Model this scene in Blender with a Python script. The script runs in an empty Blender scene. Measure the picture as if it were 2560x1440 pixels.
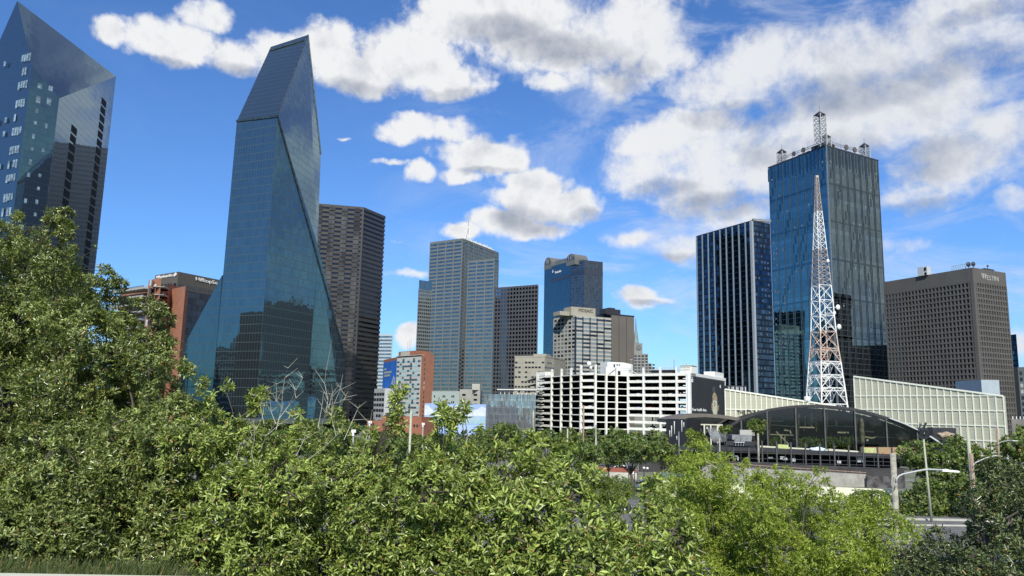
import bpy, bmesh, math, random
import numpy as np
from mathutils import Vector, Matrix
S = bpy.context.scene
COL = S.collection
R = math.radians

# ---------------------------------------------------------------- camera
FPX = 1923.0                       # focal length for a 2560 px wide picture
PITCH, ROLL, EYEZ = R(9.1), R(1.24), 12.0
EYE = np.array([0, 0, EYEZ])
FW = np.array([0, math.cos(PITCH), math.sin(PITCH)])
r0 = np.array([1., 0, 0]); u0 = np.array([0, -math.sin(PITCH), math.cos(PITCH)])
RT = r0 * math.cos(ROLL) + u0 * math.sin(ROLL)
UP = u0 * math.cos(ROLL) - r0 * math.sin(ROLL)
cam = bpy.data.cameras.new('camera'); co = bpy.data.objects.new('camera', cam); COL.objects.link(co)
m = Matrix.Identity(4)
for i in range(3):
    m[i][0], m[i][1], m[i][2], m[i][3] = RT[i], UP[i], -FW[i], EYE[i]
co.matrix_world = m
cam.sensor_width = 36; cam.lens = FPX / 2560 * 36; cam.clip_start = .1; cam.clip_end = 20000
S.camera = co

def ray(x, y): return FW + RT * (x - 1280) / FPX - UP * (y - 720) / FPX
def PY(x, y, Y):
    d = ray(x, y); return EYE + d * Y / d[1]
def PZ(x, y, z):
    d = ray(x, y); return EYE + d * (z - EYEZ) / d[2]
def AZ(a): a = R(a); return np.array([math.sin(a), math.cos(a), 0.])
def HIT(x, y, A, d):
    n = np.array([d[1], -d[0], 0.]); q = ray(x, y); return EYE + q * ((np.array(A) - EYE) @ n) / (q @ n)
def PL(x, y, P0, P1, P2):
    n = np.cross(P1 - P0, P2 - P0); q = ray(x, y); return EYE + q * ((P0 - EYE) @ n) / (q @ n)
def V3(*a): return np.array(a, float)

# ---------------------------------------------------------------- sun, sky, exposure
SUN_AZ, SUN_EL = R(183), R(40)     # azimuth clockwise from the view direction: behind the camera, a little left
sd = Vector((math.sin(SUN_AZ) * math.cos(SUN_EL), math.cos(SUN_AZ) * math.cos(SUN_EL), math.sin(SUN_EL)))
sl = bpy.data.lights.new('sun', 'SUN'); sl.energy = 4.9; sl.angle = R(.5); sl.color = (1, .95, .84)
so = bpy.data.objects.new('sun', sl); COL.objects.link(so); so.rotation_euler = sd.to_track_quat('Z', 'Y').to_euler()
S.view_settings.view_transform = 'Standard'; S.view_settings.look = 'None'
S.view_settings.exposure = 0.0; S.view_settings.gamma = 1
S.render.engine = 'CYCLES'
S.cycles.max_bounces = 6; S.cycles.glossy_bounces = 4; S.cycles.transparent_max_bounces = 12
S.cycles.transmission_bounces = 3; S.cycles.diffuse_bounces = 2
S.cycles.sample_clamp_indirect = 6; S.cycles.use_denoising = True
S.cycles.caustics_reflective = False; S.cycles.caustics_refractive = False

class NT:
    def __init__(s, tree): s.t = tree; s.n = tree.nodes; s.l = tree.links
    def node(s, kind, ins=None, **kw):
        n = s.n.new(kind)
        for k, v in kw.items(): setattr(n, k, v)
        if ins:
            for k, v in ins.items(): s.set(n.inputs[k], v)
        return n
    def set(s, sock, v):
        if isinstance(v, bpy.types.NodeSocket): s.l.new(v, sock)
        elif isinstance(v, bpy.types.Node): s.l.new(v.outputs[0], sock)
        else:
            if sock.type == 'RGBA' and len(v) == 3: v = (*v, 1)
            if sock.type == 'VECTOR' and hasattr(v, '__len__') and len(v) == 4: v = v[:3]
            sock.default_value = v
    def math(s, op, a, b=0.0, c=0.0, clamp=False):
        n = s.n.new('ShaderNodeMath'); n.operation = op; n.use_clamp = clamp
        s.set(n.inputs[0], a); s.set(n.inputs[1], b); s.set(n.inputs[2], c); return n.outputs[0]
    def vmath(s, op, a, b=None, c=None, out=0):
        n = s.n.new('ShaderNodeVectorMath'); n.operation = op
        s.set(n.inputs[0], a)
        if b is not None: s.set(n.inputs[1], b)
        if c is not None: s.set(n.inputs[2], c)
        return n.outputs[out]
    def mix(s, f, a, b):
        n = s.n.new('ShaderNodeMix'); n.data_type = 'RGBA'
        s.set(n.inputs[0], f); s.set(n.inputs[6], a); s.set(n.inputs[7], b); return n.outputs[2]
    def mapr(s, v, a, b, c=0.0, d=1.0, smooth=True):
        n = s.n.new('ShaderNodeMapRange'); n.interpolation_type = 'SMOOTHSTEP' if smooth else 'LINEAR'
        for i, x in enumerate((v, a, b, c, d)): s.set(n.inputs[i], x)
        return n.outputs[0]
    def noise(s, vec, scale, detail=4, rough=.55, dist=0.0, out=0):
        n = s.node('ShaderNodeTexNoise', {'Scale': scale, 'Detail': detail, 'Roughness': rough, 'Distortion': dist})
        if vec is not None: s.set(n.inputs['Vector'], vec)
        return n.outputs[out]
    def comb(s, x, y, z=0.0):
        return s.node('ShaderNodeCombineXYZ', {0: x, 1: y, 2: z}).outputs[0]

w = bpy.data.worlds.new('World'); S.world = w; w.use_nodes = True
w.cycles.sampling_method = 'MANUAL'; w.cycles.sample_map_resolution = 256
T = NT(w.node_tree); w.node_tree.nodes.clear()
sky = T.node('ShaderNodeTexSky', sky_type='NISHITA', sun_disc=False, sun_elevation=SUN_EL, sun_rotation=SUN_AZ,
             altitude=150, air_density=1.0, dust_density=.6, ozone_density=2.2)
skyc = T.vmath('MULTIPLY', sky.outputs[0], (SKY_TINT := (.60, .95, 1.42)))
dirv = T.node('ShaderNodeTexCoord').outputs['Generated']
sep = T.node('ShaderNodeSeparateXYZ', {0: dirv})
azn = T.math('ARCTAN2', sep.outputs[0], sep.outputs[1])
eln = T.math('ARCSINE', sep.outputs[2])
P = T.comb(azn, eln)
def ae(x, y):
    d = ray(x, y); d = d / np.linalg.norm(d); return math.atan2(d[0], d[1]), math.asin(d[2])
# every cloud, also those added above the frame: centre and half-size in pixels, turned into azimuth and elevation; last number = how thin it is
CL = [(285,62,70,42,0),(380,80,100,52,0),(470,105,110,62,0),(515,35,70,50,0),(600,140,120,52,0),(700,135,120,68,0),(820,120,120,68,0),
 (890,185,150,52,0),(1010,140,150,90,0),(1130,205,120,48,.1),(1200,215,70,16,.45),
 (1090,60,90,60,.15),(1200,40,190,85,0),(1330,70,190,125,0),(1470,100,190,125,0),(1570,90,130,130,0),(1650,150,100,55,.1),(1540,205,90,55,.1),
 (1370,215,60,30,.35),(1800,215,140,80,0),(1920,140,140,85,0),(2020,170,230,130,0),(2170,130,220,110,0),(2370,60,260,120,0),(2500,130,170,110,.1),
 (1750,310,140,60,.05),(1660,350,150,70,.15),(1620,430,130,80,.1),(1760,470,190,80,.05),(1850,390,220,130,0),(2300,250,260,130,.05),(2080,300,260,130,0),
 (2360,420,190,90,.05),(2520,310,140,60,.05),(1850,540,120,40,.2),(1590,590,110,34,.25),(1700,615,90,46,.05),(2280,480,160,46,.15),(2530,480,80,34,.2),
 (1200,375,120,56,0),(1290,395,45,40,0),(1150,435,55,27,.1),(1055,425,45,30,.1),(985,400,70,14,.35),(1090,315,120,38,.2),(1000,325,70,36,.3),
 (1345,470,100,62,0),(1410,510,110,60,0),(1475,520,60,38,.15),(1250,560,110,38,.1),(1150,580,60,26,.1),(1340,575,110,30,.1),
 (1590,742,75,34,0),(1650,748,60,14,.3),(1030,835,38,30,.1),(990,604,36,9,.45),(1010,690,90,20,.55),(860,330,40,8,.5),(2545,860,60,50,.1),
 (2250,600,90,40,.5),(2050,520,160,60,.35)]
CL += [(1345,460,80,42,-.5),(1330,505,90,40,-.4),(1420,505,80,40,-.4),(1265,555,80,26,-.2),(1590,738,60,26,-.4),(1150,580,46,20,-.2),(870,165,110,40,-.3),(1060,165,90,50,-.3),(480,110,70,36,-.3),(1300,90,110,60,-.3),(1560,110,90,60,-.3),(1215,370,80,36,-.3),(1700,622,60,26,-.2),(1590,590,70,22,-.2),(1640,745,60,9,.1),(1500,-160,260,120,0),(1750,-120,240,110,0),(1300,-230,200,90,.1),(2000,-240,300,120,.1),(1500,-480,260,120,.2),(1800,-420,260,120,.1),(1150,-130,160,70,.2),(60,-260,120,60,.3)]  # those above the frame are added, unseen, to brighten the slanted tower's reflection
DK = [(420,150,80,22,0),(620,185,110,22,0),(900,225,150,26,0),(1130,235,80,20,0),(1240,80,110,40,0),(1400,130,150,50,0),(1560,180,90,40,0),(1850,280,150,40,0),
 (2130,240,190,50,0),(2380,170,190,45,0),(1770,520,190,36,0),(2330,400,180,50,0),(2050,380,170,50,0),(1640,470,90,24,0),(2460,40,120,30,0),
 (1330,555,100,34,0),(1470,540,50,24,0),(1220,420,70,14,0),(1690,640,70,18,0),(2280,510,140,20,0),(1630,760,60,10,0),(1620,820,30,26,0),(1350,300,80,30,0)]
def field(lst, vec, extra=None):
    acc = extra
    for (x, y, rx, ry, th) in lst:
        a, e = ae(x, y); a2, _ = ae(x + rx, y); _, e2 = ae(x, y - ry)
        iu, iv = 1 / max(1e-3, abs(a2 - a)), 1 / max(1e-3, abs(e2 - e))
        q = T.vmath('MULTIPLY_ADD', vec, (iu, iv, 0), (-a * iu, -e * iv, 0))
        q = T.vmath('DOT_PRODUCT', q, q, out=1)
        if th: q = T.math('ADD', q, th)
        acc = q if acc is None else T.math('MINIMUM', acc, q)
    return acc
warpn = T.noise(P, 9, 4, .6, out=1)
Pw = T.vmath('MULTIPLY_ADD', T.vmath('SUBTRACT', warpn, (.5, .5, .5)), (.055, .045, 0), P)
# the rest of the sky (behind and above the camera): scattered clouds, thin to the left, thick to the right
lown = T.noise(P, 2.1, 3, .55)
away = T.mapr(T.math('MAXIMUM', T.math('DIVIDE', T.math('ABSOLUTE', azn), .75), T.math('DIVIDE', eln, .62)), .95, 1.2)
side = T.mapr(azn, -1.4, 1.0)
thr = T.math('ADD', T.mapr(side, 0, 1, 2.6, .55), T.math('MULTIPLY', T.math('SUBTRACT', .5, lown), 4.0))
thr = T.math('ADD', thr, T.mapr(eln, .55, .85, 0, 3.5))
outside = T.math('ADD', thr, T.math('MULTIPLY', T.math('SUBTRACT', 1.0, away), 9.0))
Fq = field(CL, Pw, outside)
fbA = T.noise(P, 6.5, 9, .60, .35)
fbB = T.noise(P, 22, 6, .62, .2)
fbC = T.noise(P, 60, 4, .6, .1)
fb = T.math('ADD', T.math('ADD', T.math('MULTIPLY', fbA, .56), T.math('MULTIPLY', fbB, .30)), T.math('MULTIPLY', fbC, .14))
Pl = T.vmath('ADD', P, (.016, -.034, 0))
fbL = T.math('ADD', T.math('MULTIPLY', T.noise(Pl, 6.5, 9, .60, .35), .62), T.math('MULTIPLY', T.noise(Pl, 22, 6, .62, .2), .38))
big = T.noise(P, 4, 3, .5)
den = T.math('ADD', T.math('SUBTRACT', 1.12, Fq), T.math('MULTIPLY', T.math('SUBTRACT', fb, .5), 5.6))
mask = T.mapr(den, -.12, T.mapr(azn, -.1, .4, .78, 1.25))
side2 = T.mapr(azn, -.25, .2, .03, .62)
veil = T.math('MULTIPLY', T.mapr(T.noise(T.vmath('MULTIPLY', P, (1, 2.4, 1)), 6, 9, .66, .9), .40, .74), side2)
mask = T.math('SUBTRACT', 1.0, T.math('MULTIPLY', T.math('SUBTRACT', 1.0, mask), T.math('SUBTRACT', 1.0, veil)))
dk = T.mapr(field(DK, Pw), .0, 1.9, 1, 0)
relief = T.math('MULTIPLY', T.math('SUBTRACT', fbL, fb), 3.0)
thick = T.math('MULTIPLY', T.mapr(den, .4, 2.4), T.math('MULTIPLY', big, .62))
g = T.math('ADD', T.math('ADD', T.math('MULTIPLY', dk, .72), relief), T.math('SUBTRACT', T.math('MULTIPLY', thick, 1.1), .08), clamp=True)
cc = T.mix(g, (.88, .89, .91), (.34, .38, .47))
cc = T.mix(T.math('MULTIPLY', T.mapr(azn, .0, .45), .22), cc, (.42, .50, .66))
cc = T.mix(T.mapr(den, -.4, .5, .35, 0), cc, (.50, .62, .88))
SKYK = .115
bgS = T.node('ShaderNodeBackground', {'Color': skyc, 'Strength': SKYK})
bgC = T.node('ShaderNodeBackground', {'Color': cc, 'Strength': 1.0})
mx = T.node('ShaderNodeMixShader', {0: mask, 1: bgS, 2: bgC})
T.l.new(mx.outputs[0], T.node('ShaderNodeOutputWorld').inputs[0])

# ---------------------------------------------------------------- materials
def mat(name, col, rough=.7, metal=0.0, var=.12, scale=.6, spec=.4, col2=None, bump=0.0, streak=0.0):
    mt = bpy.data.materials.new(name); mt.use_nodes = True; mt.node_tree.nodes.clear(); T = NT(mt.node_tree)
    pos = T.node('ShaderNodeNewGeometry').outputs['Position']
    n = T.noise(pos, scale, 5, .6)
    c2 = col2 or tuple(c * (1 - 2 * var) for c in col)
    c1 = tuple(min(1, c * (1 + var)) for c in col)
    c = T.mix(T.mapr(n, .3, .7), c1, c2)
    if streak:
        sn = T.noise(T.vmath('MULTIPLY', pos, (1, 1, .12)), scale * 5, 5, .7)
        c = T.mix(T.math('MULTIPLY', T.mapr(sn, .5, .72), streak), c, tuple(k * .45 for k in col))
    ins = {'Base Color': c, 'Roughness': rough, 'Metallic': metal, 'Specular IOR Level': spec}
    p = T.node('ShaderNodeBsdfPrincipled', ins)
    if bump: T.l.new(T.node('ShaderNodeBump', {'Strength': bump, 'Height': T.noise(pos, scale * 6, 3)}).outputs[0], p.inputs['Normal'])
    T.l.new(p.outputs[0], T.node('ShaderNodeOutputMaterial').inputs[0]); return mt
def glass(name, tint, du=1.5, dv=3.5, lw=.12, lh=.15, line=(.1, .11, .12), tilt=.012, var=.25, rough=.03, tint2=None, band=0.0, wob=.01, wobs=.08, lspec=.4, diff=0.0, rowvar=0.0):
    mt = bpy.data.materials.new(name); mt.use_nodes = True; mt.node_tree.nodes.clear(); T = NT(mt.node_tree)
    uv = T.node('ShaderNodeUVMap').outputs[0]
    sp = T.node('ShaderNodeSeparateXYZ', {0: uv})
    U = T.math('DIVIDE', sp.outputs[0], du); Vv = T.math('DIVIDE', sp.outputs[1], dv)
    fu, fv = T.math('FRACT', U), T.math('FRACT', Vv)
    ln = T.math('MAXIMUM', T.math('LESS_THAN', fu, lw / du), T.math('LESS_THAN', fv, lh / dv))
    cell = T.comb(T.math('FLOOR', U), T.math('FLOOR', Vv))
    wn = T.node('ShaderNodeTexWhiteNoise', {'Vector': cell}, noise_dimensions='2D')
    k = T.math('MULTIPLY_ADD', wn.outputs[0], var, 1 - var / 2)
    if rowvar:
        rn = T.node('ShaderNodeTexWhiteNoise', {'W': T.math('FLOOR', Vv)}, noise_dimensions='1D')
        k = T.math('MULTIPLY', k, T.math('MULTIPLY_ADD', rn.outputs[0], rowvar, 1 - rowvar / 2))
    base = (tint[0], tint[1], tint[2], 1)
    if band: base = T.mix(T.math('LESS_THAN', fv, band), tint, tint2)
    c = T.vmath('SCALE', base, None); c.node.inputs[3].default_value = 1; T.l.new(k, c.node.inputs[3])
    gN = T.node('ShaderNodeNewGeometry')
    t1 = T.vmath('MULTIPLY', T.vmath('SUBTRACT', wn.outputs[1], (.5, .5, .5)), (tilt,) * 3)
    t2 = T.vmath('MULTIPLY', T.vmath('SUBTRACT', T.noise(gN.outputs['Position'], wobs, 2, .5, out=1), (.5, .5, .5)), (wob,) * 3)
    nn = T.vmath('NORMALIZE', T.vmath('ADD', gN.outputs['Normal'], T.vmath('ADD', t1, t2)))
    p = T.node('ShaderNodeBsdfPrincipled', {'Base Color': c, 'Roughness': rough, 'Metallic': 1.0, 'Normal': nn})
    sh = p.outputs[0]
    if diff:
        dfn = T.node('ShaderNodeBsdfPrincipled', {'Base Color': (diff * .5, diff * .8, diff), 'Roughness': .5})
        sh = T.node('ShaderNodeAddShader', {0: sh, 1: dfn.outputs[0]}).outputs[0]
    q = T.node('ShaderNodeBsdfPrincipled', {'Base Color': line, 'Roughness': .45, 'Specular IOR Level': lspec})
    o = T.node('ShaderNodeMixShader', {0: ln, 1: sh, 2: q.outputs[0]})
    T.l.new(o.outputs[0], T.node('ShaderNodeOutputMaterial').inputs[0]); return mt
def panes(name, dark=(.012, .016, .022), light=(.5, .5, .46), frac=.12, tint=(.2, .24, .28), var=1.0):
    # window panes: mostly dark reflecting glass, a few with pale blinds (chosen per pane)
    mt = bpy.data.materials.new(name); mt.use_nodes = True; mt.node_tree.nodes.clear(); T = NT(mt.node_tree)
    g = T.node('ShaderNodeNewGeometry'); oi = T.node('ShaderNodeObjectInfo')
    rnd = T.math('FRACT', T.math('ADD', g.outputs['Random Per Island'], oi.outputs['Random']))
    base = T.mix(T.math('GREATER_THAN', rnd, 1 - frac), T.mix(T.math('MULTIPLY', rnd, var), dark, tuple(c * 3.2 for c in dark)), light)
    p = T.node('ShaderNodeBsdfPrincipled', {'Base Color': base, 'Roughness': .08, 'Specular IOR Level': .8, 'IOR': 1.6})
    T.l.new(p.outputs[0], T.node('ShaderNodeOutputMaterial').inputs[0]); return mt
def leafm(name, c1, c2, rough=.38, trans=.22, spec=.5):
    mt = bpy.data.materials.new(name); mt.use_nodes = True; mt.node_tree.nodes.clear(); T = NT(mt.node_tree)
    g = T.node('ShaderNodeNewGeometry'); rnd = g.outputs['Random Per Island']
    pos = g.outputs['Position']
    c = T.mix(T.math('MULTIPLY_ADD', rnd, .75, T.math('MULTIPLY', T.math('SUBTRACT', T.noise(pos, 1.3, 2), .4), .9), clamp=True), c1, c2)
    r2 = T.math('FRACT', T.math('MULTIPLY', rnd, 57.3))
    c = T.mix(T.math('GREATER_THAN', r2, .972), c, (.30, .20, .07)); c = T.mix(T.math('MULTIPLY', T.math('LESS_THAN', r2, .10), .6), c, tuple(min(1, k * 1.35) for k in c2))
    p = T.node('ShaderNodeBsdfPrincipled', {'Base Color': c, 'Roughness': T.math('MULTIPLY_ADD', rnd, .2, rough - .1), 'Specular IOR Level': spec})
    tr = T.node('ShaderNodeBsdfTranslucent', {'Color': T.vmath('MULTIPLY', c, (1.5, 1.7, .6))})
    o = T.node('ShaderNodeMixShader', {0: trans, 1: p.outputs[0], 2: tr.outputs[0]})
    T.l.new(o.outputs[0], T.node('ShaderNodeOutputMaterial').inputs[0]); return mt

# ---------------------------------------------------------------- mesh builder
ORG = {}
class MB:
    def __init__(s): s.v = []; s.f = []; s.m = []; s.lock = 0
    def mark(s):
        if not s.lock: s.m.append((len(s.v), len(s.f)))
    def poly(s, *pts):
        s.mark()
        b = len(s.v); s.v += [tuple(map(float, p)) for p in pts]; s.f.append(tuple(range(b, b + len(pts))))
    def raw(s, vs, fs):
        s.mark()
        b = len(s.v); s.v += [tuple(map(float, p)) for p in vs]; s.f += [tuple(b + i for i in f) for f in fs]
    def obox(s, o, ax, ay, az_, a, b, c):
        # box with ranges a,b,c along the axes ax, ay, az_ from the origin o
        o = np.array(o); ax, ay, az_ = map(np.array, (ax, ay, az_))
        vs = [o + ax * a[i] + ay * b[j] + az_ * c[k] for k in (0, 1) for j in (0, 1) for i in (0, 1)]
        fs = [(0, 2, 3, 1), (4, 5, 7, 6), (0, 1, 5, 4), (2, 6, 7, 3), (0, 4, 6, 2), (1, 3, 7, 5)]
        if np.dot(np.cross(ax, ay), az_) < 0: fs = [f[::-1] for f in fs]
        s.raw(vs, fs)
    def box(s, x0, x1, y0, y1, z0, z1): s.obox((0, 0, 0), (1, 0, 0), (0, 1, 0), (0, 0, 1), (x0, x1), (y0, y1), (z0, z1))
    def bar(s, p, q, t, t2=None):
        p, q = np.array(p, float), np.array(q, float); d = q - p; L = np.linalg.norm(d); d = d / L
        u = np.cross(d, (0, 0, 1)) if abs(d[2]) < .95 else np.cross(d, (0, 1, 0)); u /= np.linalg.norm(u); v = np.cross(d, u)
        t2 = t2 or t; s.obox(p, d, u, v, (0, L), (-t / 2, t / 2), (-t2 / 2, t2 / 2))
    def tube(s, pts, rad, n=8, cap=True):
        s.mark()
        pts = [np.array(p, float) for p in pts]; k = len(pts)
        rad = [rad] * k if np.isscalar(rad) else rad
        b = len(s.v); ref = None
        for i, p in enumerate(pts):
            d = pts[min(i + 1, k - 1)] - pts[max(i - 1, 0)]; d = d / (np.linalg.norm(d) + 1e-9)
            u = ref - d * (ref @ d) if ref is not None else np.cross(d, (0.13, 1, .07) if abs(d[2]) > .8 else (0, 0, 1))
            u /= np.linalg.norm(u) + 1e-9; ref = u; v = np.cross(d, u)
            for j in range(n):
                a = 2 * math.pi * j / n; s.v.append(tuple(p + (u * math.cos(a) + v * math.sin(a)) * rad[i]))
        for i in range(k - 1):
            for j in range(n):
                s.f.append((b + i * n + j, b + i * n + (j + 1) % n, b + (i + 1) * n + (j + 1) % n, b + (i + 1) * n + j))
        if cap: s.f.append(tuple(b + j for j in range(n))[::-1]); s.f.append(tuple(b + (k - 1) * n + j for j in range(n)))
    def prism(s, foot, z0, z1):
        n = len(foot); s.mark(); s.lock += 1
        lo = [(p[0], p[1], z0) for p in foot]; hi = [(p[0], p[1], z1) for p in foot]
        for i in range(n):
            j = (i + 1) % n; s.poly(lo[i], lo[j], hi[j], hi[i])
        s.poly(*hi); s.poly(*lo[::-1]); s.lock -= 1
    def extr(s, pts, vec):
        s.mark(); s.lock += 1
        vec = np.array(vec, float); n = len(pts); a = [np.array(p, float) for p in pts]; b = [p + vec for p in a]
        s.poly(*a); s.poly(*b[::-1])
        for i in range(n): j = (i + 1) % n; s.poly(a[j], a[i], b[i], b[j])
        s.lock -= 1
    def ball(s, c, r, n=10, m=6, sq=(1, 1, 1)):
        vs = [(c[0], c[1], c[2] + r * sq[2])]
        for i in range(1, m):
            t = math.pi * i / m
            for j in range(n):
                a = 2 * math.pi * j / n; vs.append((c[0] + r * sq[0] * math.sin(t) * math.cos(a), c[1] + r * sq[1] * math.sin(t) * math.sin(a), c[2] + r * sq[2] * math.cos(t)))
        vs.append((c[0], c[1], c[2] - r * sq[2])); fs = []
        for j in range(n):
            fs.append((0, 1 + j, 1 + (j + 1) % n)); e = len(vs) - 1
            fs.append((e, 1 + (m - 2) * n + (j + 1) % n, 1 + (m - 2) * n + j))
            for i in range(m - 2): fs.append((1 + i * n + j, 1 + (i + 1) * n + j, 1 + (i + 1) * n + (j + 1) % n, 1 + i * n + (j + 1) % n))
        s.raw(vs, fs)
    def hull(s, pts):
        bm = bmesh.new(); vs = [bm.verts.new(tuple(map(float, p))) for p in pts]
        bmesh.ops.convex_hull(bm, input=vs)
        loose = [v for v in bm.verts if not v.link_faces]; bmesh.ops.delete(bm, geom=loose, context='VERTS')
        bmesh.ops.dissolve_limit(bm, angle_limit=R(1.2), verts=bm.verts, edges=bm.edges)
        bmesh.ops.recalc_face_normals(bm, faces=bm.faces)
        bm.verts.index_update(); s.raw([tuple(v.co) for v in bm.verts], [tuple(v.index for v in f.verts) for f in bm.faces]); bm.free()
    def build(s, name, mt, parent=None, smooth=False, origin=None, uv=False):
        me = bpy.data.meshes.new(name); o = V3(*(ORG[parent] if parent is not None else (origin if origin is not None else (0, 0, 0))))
        me.from_pydata([tuple(np.array(p) - o) for p in s.v], [], s.f); me.validate(); me.update()
        if uv:
            L = me.uv_layers.new(name='UVMap')
            for f in me.polygons:
                n = f.normal; 
                t = Vector((-n.y, n.x, 0)) if abs(n.z) < .98 else Vector((1, 0, 0)); t.normalize(); vd = n.cross(t)
                cs = [me.vertices[i].co + Vector(o) for i in f.vertices]; um = min(c.dot(t) for c in cs)
                for li, c in zip(f.loop_indices, cs): L.data[li].uv = (c.dot(t) - um, c.dot(vd) if abs(n.z) > .05 else c.z)
        if smooth:
            me.polygons.foreach_set('use_smooth', [True] * len(me.polygons))
        me.materials.append(mt); ob = bpy.data.objects.new(name, me); COL.objects.link(ob)
        if parent is not None: ob.parent = parent
        else: ob.location = tuple(o)
        ORG[ob] = tuple(o); return ob
def _each(s, name, mt, parent, cap=100, smooth=False, uv=False):
    # one object per piece; past the cap the rest become one object
    m = s.m + [(len(s.v), len(s.f))]; out = []
    for i in range(len(s.m)):
        if i >= cap: break
        q = MB(); q.v = s.v[m[i][0]:m[i + 1][0]]; q.f = [tuple(k - m[i][0] for k in f) for f in s.f[m[i][1]:m[i + 1][1]]]; out.append(q.build(name, mt, parent, smooth, uv=uv))
    if len(s.m) > cap:
        q = MB(); q.v = s.v[m[cap][0]:]; q.f = [tuple(k - m[cap][0] for k in f) for f in s.f[m[cap][1]:]]; o = q.build(name, mt, parent, smooth, uv=uv); o['kind'] = 'stuff'; out.append(o)
    return out
MB.each = _each
def tag(o, label=None, cat=None, group=None, kind=None):
    for k, v in (('label', label), ('category', cat), ('group', group), ('kind', kind)):
        if v: o[k] = v
    return o
def thing(name, label, cat, loc, group=None):
    o = bpy.data.objects.new(name, None); COL.objects.link(o); o.location = tuple(map(float, loc)); ORG[o] = tuple(map(float, loc))
    return tag(o, label, cat, group)
def text(s, P0, d, n, h, parent, mt, name='lettering', width=None, ext=.15, bold=0.0):
    # standing text: P0 = lower left corner, d = reading direction, n = outward normal
    c = bpy.data.curves.new(name, 'FONT'); c.body = s; c.size = h / .7; c.extrude = ext; c.offset = bold; c.resolution_u = 2
    c.materials.append(mt); tmp = bpy.data.objects.new(name, c); COL.objects.link(tmp); dg = bpy.context.evaluated_depsgraph_get(); me = bpy.data.meshes.new_from_object(tmp.evaluated_get(dg)); bpy.data.objects.remove(tmp)
    o = bpy.data.objects.new(name, me); COL.objects.link(o); o.parent = parent
    d, n = Vector(d), Vector(n); z = n.cross(d) if n.cross(d).z > 0 else -n.cross(d)
    xs_ = [v.co.x for v in me.vertices]; sx = (width / (max(xs_) - min(xs_))) if width else 1
    m = Matrix((( d.x * sx, z.x, n.x, 0), (d.y * sx, z.y, n.y, 0), (d.z * sx, z.z, n.z, 0), (0, 0, 0, 1)))
    m.translation = Vector(P0) - Vector(ORG[parent]); o.matrix_local = m; ORG[o] = ORG[parent]; return o

Z = np.array([0, 0, 1.])
def dirn(A, B):
    A, B = V3(A[0], A[1], 0), V3(B[0], B[1], 0); L = np.linalg.norm(B - A); d = (B - A) / L; return d, np.array([d[1], -d[0], 0.]), L
class Cells(list): pass
def grid(mb, A, B, z0, z1, nc, nr, pw, sh, t, pier=True, span=True, cells=None, skip_top=0, du=.0):
    d, n, L = dirn(A, B); A = V3(A[0], A[1], 0); cw, ch = L / nc, (z1 - z0) / nr
    if pier and pw:
        for i in range(nc + 1):
            a, b = i * cw - pw / 2, i * cw + pw / 2
            if i == 0: a = -t
            if i == nc: b = L + t
            mb.obox(A, d, n, Z, (a, b), (-.3, t + .03), (z0, z1 - .01))
    if span and sh:
        for j in range(nr + 1):
            zc = z0 + j * ch; mb.obox(A, d, n, Z, (-t + .05, L + t - .05), (-.3, t), (zc - (sh / 2 if j else 0), zc + (sh / 2 if j < nr else 0)))
    if cells is not None:
        for j in range(nr - skip_top):
            for i in range(nc):
                cells.append((A + d * (i + .5) * cw + Z * (z0 + (j + .5) * ch), d, n, cw - pw, ch - sh))
def windows(root, cells, mt, name='window', cap=100, depth=.06, fill=1.0):
    # the first `cap` windows are parts of their own, the rest one part
    cells = sorted(cells, key=lambda c: (round(-c[3] * c[4], 1), np.linalg.norm(c[0][:2])))
    meshes = {}; o = np.array(ORG[root])
    for c, d, n, wd, ht in cells[:cap]:
        key = (round(d[0], 3), round(wd, 2), round(ht, 2))
        if key not in meshes:
            mb = MB(); mb.obox((0, 0, 0), d, n, Z, (-wd * fill / 2, wd * fill / 2), (-.02, depth), (-ht * fill / 2, ht * fill / 2))
            me = bpy.data.meshes.new(name); me.from_pydata(mb.v, [], mb.f); me.materials.append(mt); meshes[key] = me
        ob = bpy.data.objects.new(name, meshes[key]); COL.objects.link(ob); ob.parent = root; ob.location = tuple(c - o); ORG[ob] = tuple(c)
    if len(cells) > cap:
        mb = MB()
        for c, d, n, wd, ht in cells[cap:]: mb.obox(c, d, n, Z, (-wd * fill / 2, wd * fill / 2), (-.02, depth), (-ht * fill / 2, ht * fill / 2))
        ob = mb.build(name, mt, root); ob['kind'] = 'stuff'

def back(p, q, dep=30):
    # depth direction of a block of which only the front shows
    e = q if p[0] + q[0] < 0 else p; v = V3(e[0], e[1], 0); v /= np.linalg.norm(v); return v * dep

def back(p, q, dep=30):
    # depth direction of a block of which only the front shows
    e = q if p[0] + q[0] < 0 else p; v = V3(e[0], e[1], 0); v /= np.linalg.norm(v); return v * dep

def homo(p, k): return V3(p[0] * (1 + k), p[1] * (1 + k), p[2])   # the same sight line, further off

def homo(p, k): return V3(p[0] * (1 + k), p[1] * (1 + k), p[2])   # the same sight line, further off

def homo(p, k): return V3(p[0] * (1 + k), p[1] * (1 + k), p[2])   # the same sight line, further off

def homo(p, k): return V3(p[0] * (1 + k), p[1] * (1 + k), p[2])   # the same sight line, further off

def homo(p, k): return V3(p[0] * (1 + k), p[1] * (1 + k), p[2])   # the same sight line, further off

def homo(p, k): return V3(p[0] * (1 + k), p[1] * (1 + k), p[2])   # the same sight line, further off

def homo(p, k): return V3(p[0] * (1 + k), p[1] * (1 + k), p[2])   # the same sight line, further off

def homo(p, k): return V3(p[0] * (1 + k), p[1] * (1 + k), p[2])   # the same sight line, further off

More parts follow.
